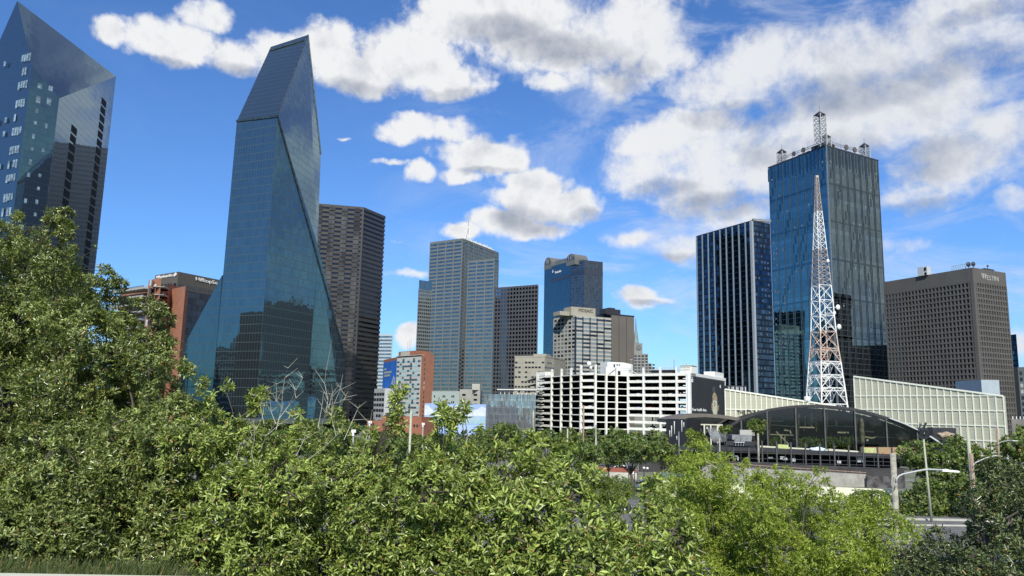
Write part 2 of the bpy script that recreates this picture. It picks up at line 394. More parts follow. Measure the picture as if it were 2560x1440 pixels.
def homo(p, k): return V3(p[0] * (1 + k), p[1] * (1 + k), p[2])   # the same sight line, further off
# ================================================================ materials
random.seed(4); rng = np.random.default_rng(7)
M = {}
M['white'] = mat('white_paint', (.80, .79, .70), .6, var=.05, scale=.15, streak=.35)
M['white2'] = mat('bright_white', (.8, .8, .76), .5, var=.03, scale=.3, streak=.15)
M['dark'] = mat('dark_steel', (.035, .037, .042), .5, var=.1)
M['black'] = mat('black_panel', (.018, .019, .022), .6, var=.15, scale=.3)
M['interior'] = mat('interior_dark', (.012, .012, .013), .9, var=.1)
M['conc'] = mat('concrete', (.36, .35, .31), .85, var=.12, scale=.5, bump=.1, streak=.5)
M['cream'] = mat('cream_concrete', (.62, .61, .47), .8, var=.05, scale=.3)
M['brownst'] = mat('brown_stone', (.108, .102, .094), .8, var=.05, scale=.08, streak=.3)
M['slab'] = mat('taupe_slab', (.145, .13, .115), .7, var=.04, scale=.05)
M['brick'] = mat('red_brick', (.30, .125, .075), .85, var=.08, scale=.4)
M['brick2'] = mat('orange_brick', (.33, .145, .09), .85, var=.07, scale=.4, streak=.15)
M['energy'] = mat('grey_granite', (.145, .165, .165), .6, var=.05, scale=.1)
M['beige'] = mat('beige_stone', (.36, .34, .27), .8, var=.05, scale=.15, streak=.3)
M['mosw'] = mat('pale_panel', (.42, .41, .36), .7, var=.05, scale=.2)
M['brownd'] = mat('brown_granite', (.040, .036, .032), .4, var=.1, scale=.2, spec=.6)
M['bay'] = mat('polished_brown_bay', (.125, .112, .098), .2, metal=.6, var=.3, scale=.09)
M['grey'] = mat('grey_metal', (.28, .29, .29), .45, metal=.3, var=.1)
M['lgrey'] = mat('light_grey_metal', (.5, .52, .52), .45, var=.06)
M['steel'] = mat('galvanised_steel', (.42, .43, .42), .4, metal=.5, var=.1)
M['rust'] = mat('rusty_orange_steel', (.42, .26, .19), .8, var=.25, scale=1.2, col2=(.58, .54, .48))
M['rustg'] = mat('faded_steel', (.30, .22, .18), .7, var=.2, scale=1.0, col2=(.42, .42, .40))
M['wood'] = mat('weathered_wood', (.36, .34, .27), .85, var=.22, scale=3, bump=.4)
M['woodr'] = mat('reddish_wood', (.22, .12, .085), .85, var=.3, scale=2, col2=(.30, .27, .2))
M['pole'] = mat('pale_pole', (.42, .43, .32), .6, var=.05)
M['pane'] = panes('window_pane'); M['pane_b'] = panes('window_pane_blinds', light=(.36, .40, .42), frac=.35)
M['pane_d'] = panes('window_pane_dark', dark=(.004, .005, .009), frac=.0)
M['roofd'] = mat('dark_roof', (.06, .06, .06), .9)
M['asph'] = mat('asphalt', (.16, .155, .145), .9, var=.12, scale=.8, bump=.2)
M['ground'] = mat('dry_ground', (.14, .14, .09), .95, var=.2, scale=.08, col2=(.06, .085, .03))
M['kerb'] = mat('kerb_concrete', (.5, .49, .42), .85, var=.08, scale=.6)
M['letter_w'] = mat('white_lettering', (.8, .8, .78), .5, var=.0)
M['letter_g'] = mat('grey_lettering', (.42, .42, .40), .5, var=.0)
M['letter_d'] = mat('dark_lettering', (.06, .05, .04), .5, var=.0)

# ================================================================ ground
mb = MB(); xs = [-6000, -900, -300, -120] + list(range(-80, 130, 6)) + [160, 300, 900, 6000]; ys = [-4000, -500, -60] + list(range(-24, 96, 4)) + [110, 200, 500, 1500, 9000]
def gz(x, y):
    a = min(1, max(0, (46 - y) / 40.0)); a = a * a * (3 - 2 * a)
    b = min(1, max(0, (26 - x) / 30.0)); b = b * b * (3 - 2 * b)
    return 8.6 * a * b + (.35 * math.sin(x * .31) * math.cos(y * .27) * (1 if y < 52 and abs(x) < 200 else 0)) - (.4 if y < 52 else 0) * (1 - a)
vs = [(x, y, gz(x, y)) for y in ys for x in xs]; nx = len(xs)
mb.raw(vs, [(j * nx + i, j * nx + i + 1, (j + 1) * nx + i + 1, (j + 1) * nx + i) for j in range(len(ys) - 1) for i in range(nx - 1)])
tag(mb.build('ground', M['ground'], smooth=True), kind='structure')
mb = MB(); mb.poly((-60, 54, .03), (400, 54, .03), (400, 112, .03), (-60, 112, .03)); tag(mb.build('road', M['asph']), kind='structure')
mb = MB(); mb.obox((40, 96.5, 0), (1, 0, 0), (0, 1, 0), Z, (0, 60), (-.35, .35), (.0, .22)); mb.obox((40, 91, 0), (1, .06, 0), (0, 1, 0), Z, (0, 60), (-.2, .2), (.0, .16))
tag(mb.build('kerb', M['kerb']), kind='structure')
mb = MB()
for yy in (63, 70, 78, 85):
    for k in range(12): mb.box(-30 + k * 12, -26 + k * 12, yy, yy + .15, .034, .038)
tag(mb.build('lane_markings', M['letter_w']), kind='structure')
mb = MB(); mb.poly((-200, 116.5, .05), (330, 116.5, .05), (330, 420, .05), (-200, 420, .05)); tag(mb.build('pavement', mat('worn_pavement', (.20, .195, .17), .9, var=.2, scale=.15, col2=(.11, .13, .06))), kind='structure')

# ================================================================ the faceted glass tower in the middle left
G = {}
G['fp'] = glass('blue_green_glass', (.055, .150, .175), 1.55, 3.9, .13, .22, (.055, .085, .09), tilt=.009, var=.22, wob=.034, wobs=.05, diff=.012)
M1 = PY(694, 291, 330); dA, dB, dW = AZ(25), AZ(-66), AZ(-57)
Ct = HIT(863, 893, M1, dA); L1 = HIT(592, 303, M1, dB); Bw = HIT(555, 688, M1, dB); Dt = HIT(450, 882, Bw, dW)
T1 = PZ(770, 87, 205); Sx = PL(802, 385, M1, Ct, T1); T2 = PL(677, 117, L1, M1, T1); Sd = HIT(794, 612, M1, dA)
g0 = lambda p: V3(p[0], p[1], 6.5)
K = Sx + dB * 27; K2 = T2.copy()
rt = thing('faceted_glass_tower', 'tall blue green prism tower of mirror glass with slanting faces and a pointed top', 'skyscraper', g0(M1) * V3(1, 1, 0))
hb = MB(); hb.hull([g0(M1), g0(Bw), g0(Sd), g0(Sx), g0(K), M1, L1, Sd, Sx, T1, T2, V3(K[0], K[1], 120)]); hb.build('glass_shaft', G['fp'], rt, uv=True)
bk = dB * 14
hb = MB(); hb.hull([g0(Sd) + bk * .2, g0(Ct), Ct, Sd, g0(Ct) + bk, Ct + bk, Sd + bk * .9, g0(Sd) + bk]); hb.build('glass_wing', G['fp'], rt, uv=True)
bk = AZ(40) * 12
hb = MB(); hb.hull([g0(Bw), Bw, Dt, g0(Dt), Bw + bk, g0(Bw) + bk, Dt + bk, g0(Dt) + bk]); hb.build('glass_wing', G['fp'], rt, uv=True)
mb = MB()
def seam(p, q, t=.7): mb.bar(p, q, t)
e = -dA * .3
seam(M1, Ct, .75); seam(L1, M1, .9); seam(Sx, T1, .7); seam(M1 , T1, .45)
a, b = L1 + (T2 - L1) * .93, M1 + (T1 - M1) * .93
mb.bar(a + (b - a) * .03 - dA * .25, a + (b - a) * .93 - dA * .25, .8)
mb.build('edge_gutter', mat('gutter_metal', (.05, .075, .09), .4, metal=.4, var=.3, scale=.5), rt)
mb = MB(); mb.prism([g0(M1) - dA * .6 + dB * .0, g0(Ct) - dB * .8, g0(Ct) + dB * 20, g0(Bw) + dA * 10, g0(Dt) + dW * .5, g0(Bw) - dA * .6][:6], 4.3, 6.6)
mb.build('stone_band', M['energy'], rt)
mb = MB()
for k in range(9):
    p = g0(M1) + (g0(Ct) - g0(M1)) * (k + .3) / 9 + dB * 3; mb.tube([V3(p[0], p[1], 0), V3(p[0], p[1], 4.4)], .7, 8)
mb.each('column', M['dark'], rt)
mb = MB(); c = g0(M1) + dA * 35 + dB * 12; mb.obox(V3(c[0], c[1], 0), dA, dB, Z, (-26, 26), (-8, 16), (0, 4.35)); mb.build('recessed_lobby', M['black'], rt)

# two neighbours that the picture shows only as reflections in the mirror glass
rt = thing('dark_office_tower', 'dark office tower behind the prism tower, mirrored low in the slanted tower', 'office building', (-200, 620, 0))
mb = MB(); mb.box(-219, -180, 620.5, 650, 0, 215); mb.build('glass_core', mat('dark_core', (.02, .02, .022), .3), rt); mb = MB(); grid(mb, V3(-219, 620, 0), V3(-180, 620, 0), 0, 215, 1, 56, .5, 1.6, .3); mb.build('stone_wall', mat('dark_brown_stone', (.035, .032, .03), .6), rt)
rt = thing('banded_garage', 'white banded garage left of the view, mirrored at the foot of the prism tower', 'parking garage', (-250, 250, 0))
mb = MB(); A_, B_ = V3(-262, 300, 0), V3(-215, 215, 0); d_, n_, W_ = dirn(B_, A_); mb.extr([B_, A_, A_ + Z * 46, B_ + Z * 46], -n_ * 30); mb.build('core_wall', M['interior'], rt)
mb = MB()
for k in range(13): mb.obox(B_, d_, n_, Z, (0, W_), (-.2, .5), (3 + k * 3.4, 4.3 + k * 3.4))
mb.obox(B_, d_, n_, Z, (W_ * .3, W_ * .8), (-20, .3), (46, 53)); mb.build('parapet', M['white2'], rt)

# ================================================================ left tower with slanted roof
G['lt'] = glass('dark_blue_glass', (.042, .115, .155), 1.5, 3.4, .05, .14, (.03, .055, .07), tilt=.005, var=.12, wob=.008, wobs=.05, diff=.012)
Fo = PY(80, 163, 350); C = HIT(148, 246, Fo, AZ(32)); Rr = HIT(290, 191, C, AZ(-11)); Wt = PL(43, 2, Fo, C, Rr)
F0 = V3(*Fo[:2], 0); rt = thing('slanted_glass_tower', 'dark blue glass tower cut off by a steep slanted roof with two columns of balconies', 'skyscraper', F0)
far = Wt + AZ(-64) * 22 - Z * 40; bkp = Rr + AZ(-60) * 30 - Z * 10
pts = [Fo, C, Rr, Wt, far]; g = lambda p: V3(p[0], p[1], 0)
hb = MB(); hb.hull(pts + [g(p) for p in pts] + [g(Rr) + AZ(-70) * 30, V3(*(Rr + AZ(-70) * 30)[:2], 90)]); hb.build('glass_shaft', G['lt'], rt, uv=True)
mb = MB(); dF = AZ(-11); nF = V3(dF[1], -dF[0], 0); LF = np.linalg.norm((Rr - C)[:2])
mbb = MB()
for frac_top, frac, ztop_px in ((0, .30, None), (0, .80, None)):
    u = LF * frac; wd = LF * (.10 if frac < .5 else .10)
    A0 = g(C) + dF * (u - wd / 2)
    ztop = {.30: HIT(167, 298, C, dF)[2], .80: HIT(265, 255, C, dF)[2]}[frac]
    zz = ztop; kf = 0
    while zz > 12:
        mb.obox(A0, dF, nF, Z, (0, wd), (-.3, .12), (zz - 3.7, zz)); zz -= 4.9
mb.each('balcony_shade_panel', mat('balcony_shade_black', (.006, .007, .008), .8), rt)  # proud black panels; the shade of the balcony slots is their colour
mb = MB()
# pale blinds behind the glass: groups of tall panes on the left face, small ones on the middle face
dL = -AZ(-64); dM = AZ(32)
A1 = g(Fo); k = 0
zz = HIT(66, 135, Fo, AZ(-64))[2]
while zz > 25:
    for j in range(4):
        if random.random() < (.95 if k % 3 != 1 else .5): 
            a = -1.8 - j * 1.9; mb.obox(A1, AZ(-64), V3(-dL[1], dL[0], 0) * -1, Z, (-a, -a + 1.5), (.02, .08), (zz - 4.2 + random.random() * .9, zz))
    if random.random() < .5: mb.obox(A1, AZ(-64), V3(-dL[1], dL[0], 0) * -1, Z, (14.5, 16.2), (.02, .08), (zz - 3.2, zz - .6))
    if random.random() < .5: mb.obox(A1, AZ(-64), V3(-dL[1], dL[0], 0) * -1, Z, (21.5, 23.2), (.02, .08), (zz - 3.2, zz - .6))
    zz -= 9.4 if k % 3 == 2 else 7.0; k += 1
nM = V3(dM[1], -dM[0], 0); zz = HIT(100, 195, Fo, dM)[2]; k = 0; LM = np.linalg.norm((C - Fo)[:2])
while zz > 30:
    for fr in (.33, .68):
        if random.random() < .85:
            s = 1.2 if k > 1 else 2.0; mb.obox(A1, dM, nM, Z, (LM * fr - s / 2, LM * fr + s / 2), (.02, .08), (zz - random.choice((1.5, 2.0, 2.4)) - (1.2 - fr) * 2 - s, zz - (1.2 - fr) * 2 - 1))
    zz -= 6.4; k += 1
mb.each('window_blind', mat('pale_blind', (.22, .31, .38), .35, var=.3, scale=.5), rt)

# ================================================================ generic corner towers
def corner(L, N, Rt, z):
    l, n, r = PZ(*L, z), PZ(*N, z), PZ(*Rt, z); return l, n, r, l + r - n
def cap(mb, foot, z, h, over=.3):
    c = np.mean([p[:2] for p in foot], axis=0)
    f = [tuple(np.array(p[:2]) + (np.array(p[:2]) - c) / np.linalg.norm(np.array(p[:2]) - c) * over) for p in foot]; mb.prism(f, z, z + h)

# --- brown tower behind the prism
zT = 160; N = PZ(908, 522, zT); L = N - AZ(76) * 62; Rr = HIT(962, 543, N, AZ(25)); bk = AZ(-14) * 45
rt = thing('brown_granite_tower', 'tall dark brown granite tower with shiny vertical bays behind the prism tower', 'skyscraper', V3(*N[:2], 0))
foot = [L, N, Rr, Rr + bk * .7, L + bk]
mb = MB(); mb.prism(foot, 0, zT - .5); mb.build('glass_core', glass('brown_dark_glass', (.045, .05, .06), 1.5, 3.5, .1, .1, (.02, .02, .02)), rt, uv=True)
mb = MB(); grid(mb, L, N, 0, zT, 1, 46, 0, 1.9, .5, pier=False); grid(mb, N, Rr, 0, zT, 1, 46, 0, 2.0, .45, pier=False)
cap(mb, foot, zT, 1.2, .6); mb.obox(g(N), *(lambda d: (d, V3(d[1], -d[0], 0)))(dirn(L, N)[0]), Z, (-.6, .7), (-.6, .7), (0, zT)); mb.build('granite_wall', M['brownd'], rt)
d, n, W = dirn(L, N)
for k in range(6):
    mb = MB(); u = W - 4.2 - k * 9.2
    for j in range(46): mb.obox(g(L), d, n, Z, (u - 2.1, u + 2.1), (.4, 1.25), (j * zT / 46 + .15, (j + 1) * zT / 46 - .25))
    mb.build('window_bay', M['bay'], rt)

# --- grey granite tower with mast
zT = 190; l, n_, r_, b = corner((1076, 610), (1156, 600), (1246, 635), zT)
rt = thing('grey_banded_tower', 'tall grey tower with horizontal window bands and a mast on its roof', 'skyscraper', V3(*n_[:2], 0))
G['en'] = glass('grey_blue_glass', (.19, .24, .25), 2.2, 3.9, .12, .1, (.09, .10, .10), tilt=.02, var=.4, wob=.02)
mb = MB(); mb.prism([l, n_, r_, b], 0, zT - .4); mb.build('glass_core', G['en'], rt, uv=True)
mb = MB(); grid(mb, l, n_, 0, zT, 4, 48, 1.5, 2.0, .35); grid(mb, n_, r_, 0, zT, 7, 48, 1.5, 2.0, .35); cap(mb, [l, n_, r_, b], zT, 1.8, .5)
d, n, W = dirn(n_, r_); mb.obox(g(n_), d, n, Z, (-.6, 5.0), (-.6, .6), (0, zT - .2)); mb.build('granite_wall', M['energy'], rt)
mb = MB()
for j in range(47): mb.obox(g(n_), d, n, Z, (1.2, 3.4), (.3, .72), (3 + j * zT / 48, 5.1 + j * zT / 48))
mb.each('stair_window', M['pane_d'], rt)
mb = MB(); ctr = (l + n_ + r_ + b) / 4; mp = PZ(1170, 600, zT + 2)
for s, q in ((-1, -1), (1, -1), (1, 1), (-1, 1)):
    mb.bar((mp[0] + s * 3, mp[1] + q * 3, zT), (mp[0] + s * .4, mp[1] + q * .4, zT + 17), .55)
mb.bar((mp[0], mp[1], zT + 9), (mp[0], mp[1], zT + 28), .8)
for zz in (zT + 27.5, zT + 25.5): mb.bar((mp[0] - 2.2, mp[1], zz), (mp[0] + 2.2, mp[1], zz), .35)
mb.build('roof_mast', M['grey'], rt)
mb = MB()
for k in range(14):
    p = n_ + (r_ - n_) * (.04 + k * .06); hh = random.choice((1.2, 2, 2.6)); mb.box(p[0] - 1.6, p[0] + 1.6, p[1] + 1, p[1] + 3, zT + 1.7, zT + 1.8 + hh)
for k in range(3): mb.bar((l[0] + 12 + k * 9, l[1], zT), (l[0] + 11 + k * 9, l[1], zT + 6), .25)
mb.each('roof_unit', M['lgrey'], rt)
z2 = 165; l, n_, r_, b = corner((1171, 656), (1236, 650), (1245, 657), z2)
r_ = n_ + AZ(31) * 8; b = l + r_ - n_
mb = MB(); mb.prism([l, n_, r_, b], 0, z2 - .4); mb.build('lower_glass_core', G['en'], rt, uv=True)
mb = MB(); grid(mb, l, n_, 0, z2, 3, 42, 1.4, 2.0, .35); grid(mb, n_, r_, 0, z2, 1, 42, 1.2, .8, .3); cap(mb, [l, n_, r_, b], z2, 1.5, .5); mb.build('lower_granite_wall', M['energy'], rt)

# --- slim slab left of it
zT = 120; p = PZ(1048, 700, zT); q = PZ(1080, 704, zT); d, n, W = dirn(p, q)
rt = thing('slim_grey_tower', 'slim grey office slab half hidden left of the banded grey tower', 'office building', V3(*p[:2], 0))
bk = back(p, q)
mb = MB(); mb.prism([p, q, q + bk, p + bk], 0, zT); mb.build('glass_core', G['en'], rt, uv=True)
mb = MB(); grid(mb, p, q, 0, zT - 8, 7, 36, .5, 1.4, .3); mb.build('concrete_wall', M['energy'], rt)
# --- striped white slab far left
zT = 92; p = PZ(925, 838, zT); q = PZ(981, 838, zT); d, n, W = dirn(p, q); bk = back(p, q, 25)
rt = thing('striped_white_tower', 'distant white office tower with horizontal stripes right of the brown granite tower', 'office building', V3(*p[:2], 0))
mb = MB(); mb.prism([p, q, q + bk, p + bk], 0, zT); mb.build('glass_core', G['en'], rt, uv=True)
mb = MB(); grid(mb, p, q, 0, zT, 1, 24, .6, 1.9, .3); cap(mb, [p, q, q + bk, p + bk], zT, 1, .3); mb.build('white_wall', mat('pale_blue_white', (.42, .46, .48), .6, var=.05), rt)

# --- angled brown grid block
zT = 120; p, q = PZ(1238, 722, zT), PZ(1345, 714, zT); mid = p + (q - p) * .40; d, n, W = dirn(p, q)
rt = thing('brown_grid_tower', 'brown office block of small square windows right of the banded grey tower', 'office building', V3(*p[:2], 0))
bk = back(p, q)
mb = MB(); mb.prism([p, q, q + bk, p + bk], 0, zT - .3); mb.build('glass_core', M['interior'], rt)
mb = MB(); cells = []; grid(mb, p, q, 0, zT, 14, 34, 1.05, 1.5, .35, cells=cells); cap(mb, [p, q, q + bk, p + bk], zT, 1, .1)
mb.build('stone_wall', mat('brown_grey_stone', (.070, .072, .078), .6, var=.08, scale=.1), rt)
windows(rt, cells, glass('square_pane', (.22, .32, .38), 50, 50, 0, 0, tilt=.0, wob=.03, wobs=.02), depth=.1)

# --- vault topped blue tower
zT = 222; l, n1, n2, r_ = PZ(1361, 671, zT), PZ(1427, 653, zT), PZ(1461, 650, zT), PZ(1507, 655, zT)
rt = thing('vaulted_blue_tower', 'blue glass tower topped with two round arched vaults', 'skyscraper', V3(*n1[:2], 0))
b1 = r_ + AZ(-20) * 40; b2 = l + AZ(30) * 45
mb = MB(); mb.prism([l, n1, n1 + AZ(0) * 20, l + AZ(10) * 20], 0, zT); mb.build('blue_glass_wall', glass('bright_blue_glass', (.095, .17, .21), 2.4, 4.0, .16, .3, (.03, .06, .09), tilt=.004, var=.2, wob=.01), rt, uv=True)
mb = MB(); mb.prism([n1 + V3(.3, .3, 0), n2, r_, b1, b2], 0, zT); mb.build('grey_glass_wall', glass('dark_grey_glass', (.10, .125, .145), 2.6, 4.0, .5, .7, (.045, .05, .055), tilt=.01, var=.5, wob=.02), rt, uv=True)
dv, nv, Wv = dirn(l, n1)
def vault(u, rad, z0, zr, depth, name='roof_vault'):
    mb = MB(); P0 = g(l) + dv * u; seg = 12
    arc = [P0 + dv * rad * math.cos(math.pi * k / seg) + Z * (z0 + zr * math.sin(math.pi * k / seg)) for k in range(seg + 1)]
    arc = [P0 + dv * rad + Z * (z0 - 8)] + arc + [P0 - dv * rad + Z * (z0 - 8)]
    mb.extr([a + nv * .5 for a in arc], -nv * depth); o = mb.build(name, mat(name + '_granite', (.15, .15, .14), .5, var=.1), rt)
    mb = MB(); arc = [P0 + dv * rad * .72 * math.cos(math.pi * k / seg) + Z * (z0 + zr * .75 * math.sin(math.pi * k / seg)) for k in range(seg + 1)]
    mb.extr([a + nv * .8 for a in arc], -nv * .2); mb.build('arched_window', M['pane_d'], o)
    mb = MB()
    for k in (.25, .5, .75): x = rad * .72 * (2 * k - 1); mb.bar(P0 + dv * x + nv * .9 + Z * z0, P0 + dv * x + nv * .9 + Z * (z0 + zr * .7), .5)
    mb.build('glazing_bar', M['grey'], o)
vault(Wv * .14, 9.5, zT + 5, 10, 25); vault(Wv * 1.0, 11, zT + 2, 8.5, 22)
mb = MB(); mb.obox(g(l), dv, nv, Z, (Wv * .3, Wv * .85), (-24, -6), (zT, zT + 8.5)); mb.build('roof_block', M['energy'], rt)
mb = MB(); mb.obox(g(l), dv, nv, Z, (Wv * .27, Wv + .1), (.02, .35), (zT - 24, zT - 18)); d2, n2_, W2 = dirn(n1, n2); mb.obox(g(n1), d2, n2_, Z, (-.1, W2 + .1), (.02, .3), (zT - 20, zT - 14)); d2, n2_, W2 = dirn(n2, r_); mb.obox(g(n2), d2, n2_, Z, (0, W2 + .1), (.02, .35), (zT - 20, zT - 14)); mb.each('dark_band', M['pane_d'], rt)
P0 = HIT(1388, 684, l, dv); text('Santander', P0 + nv * .5, dv, nv, 3.6, rt, M['letter_w'], 'lettering', width=np.linalg.norm(HIT(1404, 676, l, dv) - P0))
mb = MB(); c = HIT(1383, 683, l, dv) + nv * .6 + Z * 1.5
mb.extr([c + dv * 1.6 * math.cos(a) + Z * (1.1 * math.sin(a) + .3) for a in [i * math.pi / 6 for i in range(12)]], nv * .2); mb.extr([c - dv * .8, c + dv * .8, c + Z * 3.8], nv * .25); mb.build('flame_emblem', M['letter_w'], rt)

# --- MOSAIC apartment block
zT = 93; l, n_, r_, b = corner((1385, 799), (1439, 791), (1527, 798), zT)
rt = thing('pale_apartment_tower', 'pale concrete apartment block with dark window strips and rooftop lettering', 'apartment building', V3(*n_[:2], 0))
mb = MB(); mb.prism([l, n_, r_, b], 0, zT - .3); mb.build('core_wall', M['mosw'], rt)
mb = MB(); cells = []; grid(mb, l, n_, 0, zT, 6, 27, 1.1, 1.5, .35, cells=cells); grid(mb, n_, r_, 0, zT, 5, 27, .1, 1.6, .3, cells=cells, pier=False); cap(mb, [l, n_, r_, b], zT, 1.0, .4); mb.build('panel_wall', M['mosw'], rt)
windows(rt, cells, panes('apartment_pane', light=(.20, .25, .27), frac=.55, dark=(.012, .018, .028)), depth=.12, fill=.98)
mb = MB(); d, n, W = dirn(n_, r_)
for k in range(1, 5): mb.obox(g(n_), d, n, Z, (W * k / 5 - .45, W * k / 5 + .45), (-.2, .6), (0, zT))
mb.obox(g(n_), d, n, Z, (-.5, .6), (-.5, .65), (0, zT)); mb.each('dark_mullion', mat('dark_blue_strip', (.02, .03, .05), .3, var=.1), rt)
q0 = HIT(1439, 800, n_, d); mb = MB(); c0 = g(n_) + d * (W * .0); mb.obox(c0, d, n, Z, (-3, W * .6), (-16, -2.5), (zT + 1, zT + 8.6)); mb.obox(c0, d, n, Z, (-12, -3), (-18, -6), (zT + 1, zT + 4.5)); mb.build('penthouse', M['beige'], rt)
text('MOSAIC', g(n_) + d * 4 + Z * (zT + 4.6) + n * -2.4, d, n, 2.8, rt, M['letter_d'], 'lettering', width=14)

# --- taupe slab with dark grooves
zT = 105; l, n_, r_, b = corner((1493, 787), (1527, 784), (1585, 790), zT)
rt = thing('taupe_slab_tower', 'windowless taupe tower with dark vertical grooves behind the pale apartment block', 'office building', V3(*n_[:2], 0))
mb = MB(); mb.prism([l, n_, r_, b], 0, zT - 1); mb.build('glass_core', M['pane_d'], rt)
d, n, W = dirn(n_, r_); mb = MB()
for a_, b_ in ((.02, .33), (.35, .65), (.67, .985)): mb.obox(g(n_), d, n, Z, (W * a_, W * b_), (-.3, .4), (0, zT - 1.5))
mb.each('stone_panel', M['slab'], rt)
mb = MB(); cap(mb, [l, n_, r_, b], zT - 1, 1.2, .5); mb.obox(g(n_), d, n, Z, (-4, 14), (-12, -3), (zT, zT + 5)); mb.obox(g(n_), d, n, Z, (2, 9), (-10, -5), (zT + 5, zT + 6.5)); mb.build('roof_plant', M['dark'], rt)

# --- stepped tower with spire and clock
rt = thing('stepped_clock_tower', 'distant stepped grey tower with a clock and thin green spire', 'office building', V3(*PY(1600, 1020, 900)[:2], 0))
def pxbox(mb, x0, x1, y0, y1, Y, dep, bottom=None):
    a, b_ = PY(x0, y0, Y), PY(x1, y0, Y); mb.box(a[0], b_[0], Y, Y + dep, (PY(x0, y1, Y)[2] if bottom is None else bottom), PY((x0 + x1) / 2, y0, Y)[2])
mb = MB(); st = []
for x0, x1, y0, dp in ((1575, 1636, 917, 30), (1575, 1629, 908, 26), (1575, 1620, 884, 22), (1584, 1606, 858, 12)): pxbox(mb, x0, x1, y0, 0, 900 + (30 - dp), dp, 0)
mb.build('stone_wall', mat('grey_limestone', (.24, .24, .22), .8, var=.06, scale=.05), rt)
mb = MB()
for k in range(9):
    yy = 888 + k * 7.5
    for x0 in range(1586, 1620 if yy < 908 else 1634, 9): pxbox(mb, x0, x0 + 6, yy, yy + 3.2, 899.5 + (8 if yy < 907 else (4 if yy < 916 else 0)), .6)
ob = mb.each('window_row', M['pane_d'], rt)
c = PY(1597, 868, 917); mb = MB(); mb.extr([c + V3(3 * math.cos(a), 0, 3 * math.sin(a)) for a in [i * math.pi / 8 for i in range(16)]], (0, .5, 0)); mb.build('clock_face', M['energy'], rt)
a, t_ = PY(1590, 858, 925), PY(1589, 797, 925); mb = MB(); mb.tube([a, a + Z * 17, t_], [3.4, 1.3, .35], 6); mb.build('spire', mat('green_copper', (.22, .28, .25), .6), rt)

# --- beige block
zT = 50; p, q = PY(1287, 893, 520), PY(1362, 889, 512); r_ = PY(1386, 892, 524); rt = thing('beige_office_block', 'low beige block with broken rows of windows left of the parking garage', 'office building', V3(*p[:2], 0))
zT = p[2]; d, n, W = dirn(p, q); bk = -n * 26; foot = [p, q, r_, r_ + bk, p + bk]
mb = MB(); mb.prism(foot, 0, zT); cap(mb, foot, zT, .8, .2); mb.obox(g(p), d, n, Z, (W * .55, W * .98), (-14, -4), (zT, zT + 2.4)); mb.build('stone_wall', M['beige'], rt)
cells = []; grid(MB(), p, q, 4, zT - 2, 9, 13, .6, 2.1, .1, cells=cells); grid(MB(), q, r_, 4, zT - 2, 4, 13, 1.0, 2.1, .1, cells=cells); cells = [c for c in cells if random.random() < .72]
windows(rt, cells, panes('beige_pane', light=(.34, .34, .30), frac=.25), depth=.08)

# --- fin fronted low office
p, q = PY(1212, 985, 400), PY(1339, 985, 392); zT = p[2]; rt = thing('finned_glass_office', 'low glass office with many thin vertical fins left of the parking garage', 'office building', V3(*p[:2], 0))
d, n, W = dirn(p, q); bk = -n * 25
mb = MB(); mb.prism([p, q, q + bk, p + bk], 0, zT); mb.build('glass_wall', glass('teal_panel_glass', (.30, .42, .48), .62, 3.4, .06, .15, (.12, .14, .14), tilt=.03, var=.9, wob=.03, tint2=(.5, .6, .62), band=.35), rt, uv=True)
mb = MB()
for k in range(43): mb.obox(g(p), d, n, Z, (W * k / 42 - .07, W * k / 42 + .07), (.0, .35), (1.0, zT + .1))
mb.each('fin', mat('pale_fin', (.36, .37, .37), .5, var=.1), rt)
mb = MB(); mb.obox(g(p), d, n, Z, (W * .25, W + 1), (-12, .8), (zT + 2.2, zT + 2.6))
for k in range(9): mb.obox(g(p), d, n, Z, (W * (.3 + k * .085), W * (.3 + k * .085) + .3), (-1, -.6), (zT, zT + 2.3))
mb.build('roof_canopy', M['white2'], rt)

# --- hotel with panels, brick and painted side
zT = 45; l, n_, r_ = PZ(959, 900, zT), PZ(995, 892, zT), PZ(1086, 886, zT); d, n, W = dirn(n_, r_); bk = l - n_
rt = thing('panelled_brick_hotel', 'white panelled block with orange brick edge and blue painted side', 'hotel', V3(*n_[:2], 0))
mb = MB(); mb.prism([l, n_, r_, r_ + bk], 3, zT); mb.build('brick_wall', M['brick2'], rt)
Wp = W * .66; mb = MB(); mb.obox(g(n_), d, n, Z, (-.2, Wp), (0, .5), (6, zT - .5)); mb.build('panel_wall', mat('white_panel', (.50, .52, .50), .6, var=.06, scale=.3), rt)
cells = []; rows = 13
for j in range(rows):
    zc = 7.2 + j * 2.85
    for i in range(9):
        u = (i + .5) * Wp / 9; cells.append((g(n_) + d * u + n * .5 + Z * zc, d, n, Wp / 9 * .92, 1.15))
windows(rt, cells, panes('hotel_pane', light=(.33, .50, .52), frac=.5, dark=(.02, .03, .04)), depth=.08)
mb = MB()
for j in range(rows):
    for i in ((1 if j % 2 else 2), (5 if j % 3 else 6)): mb.obox(g(n_) + Z * (7.9 + j * 2.85), d, n, Z, ((i + .2) * Wp / 9, (i + .85) * Wp / 9), (.5, .62), (0, 1.3))
mb.each('dark_panel', M['brownst'], rt)
cells = [(g(n_) + d * (W * .76) + n * .05 + Z * (8 + j * 2.85), d, n, .9, 1.5) for j in range(13)]; windows(rt, cells, M['pane_b'], name='stair_window')
dm, nm, Wm = dirn(l, n_); mb = MB(); mb.obox(g(l), dm, nm, Z, (Wm * .03, Wm * .97), (0, .25), (4.5, zT - 2)); mu = mb.build('mural_panel', mat('mural_blue', (.03, .17, .60), .6, var=.1, scale=.12), rt)
mb = MB()
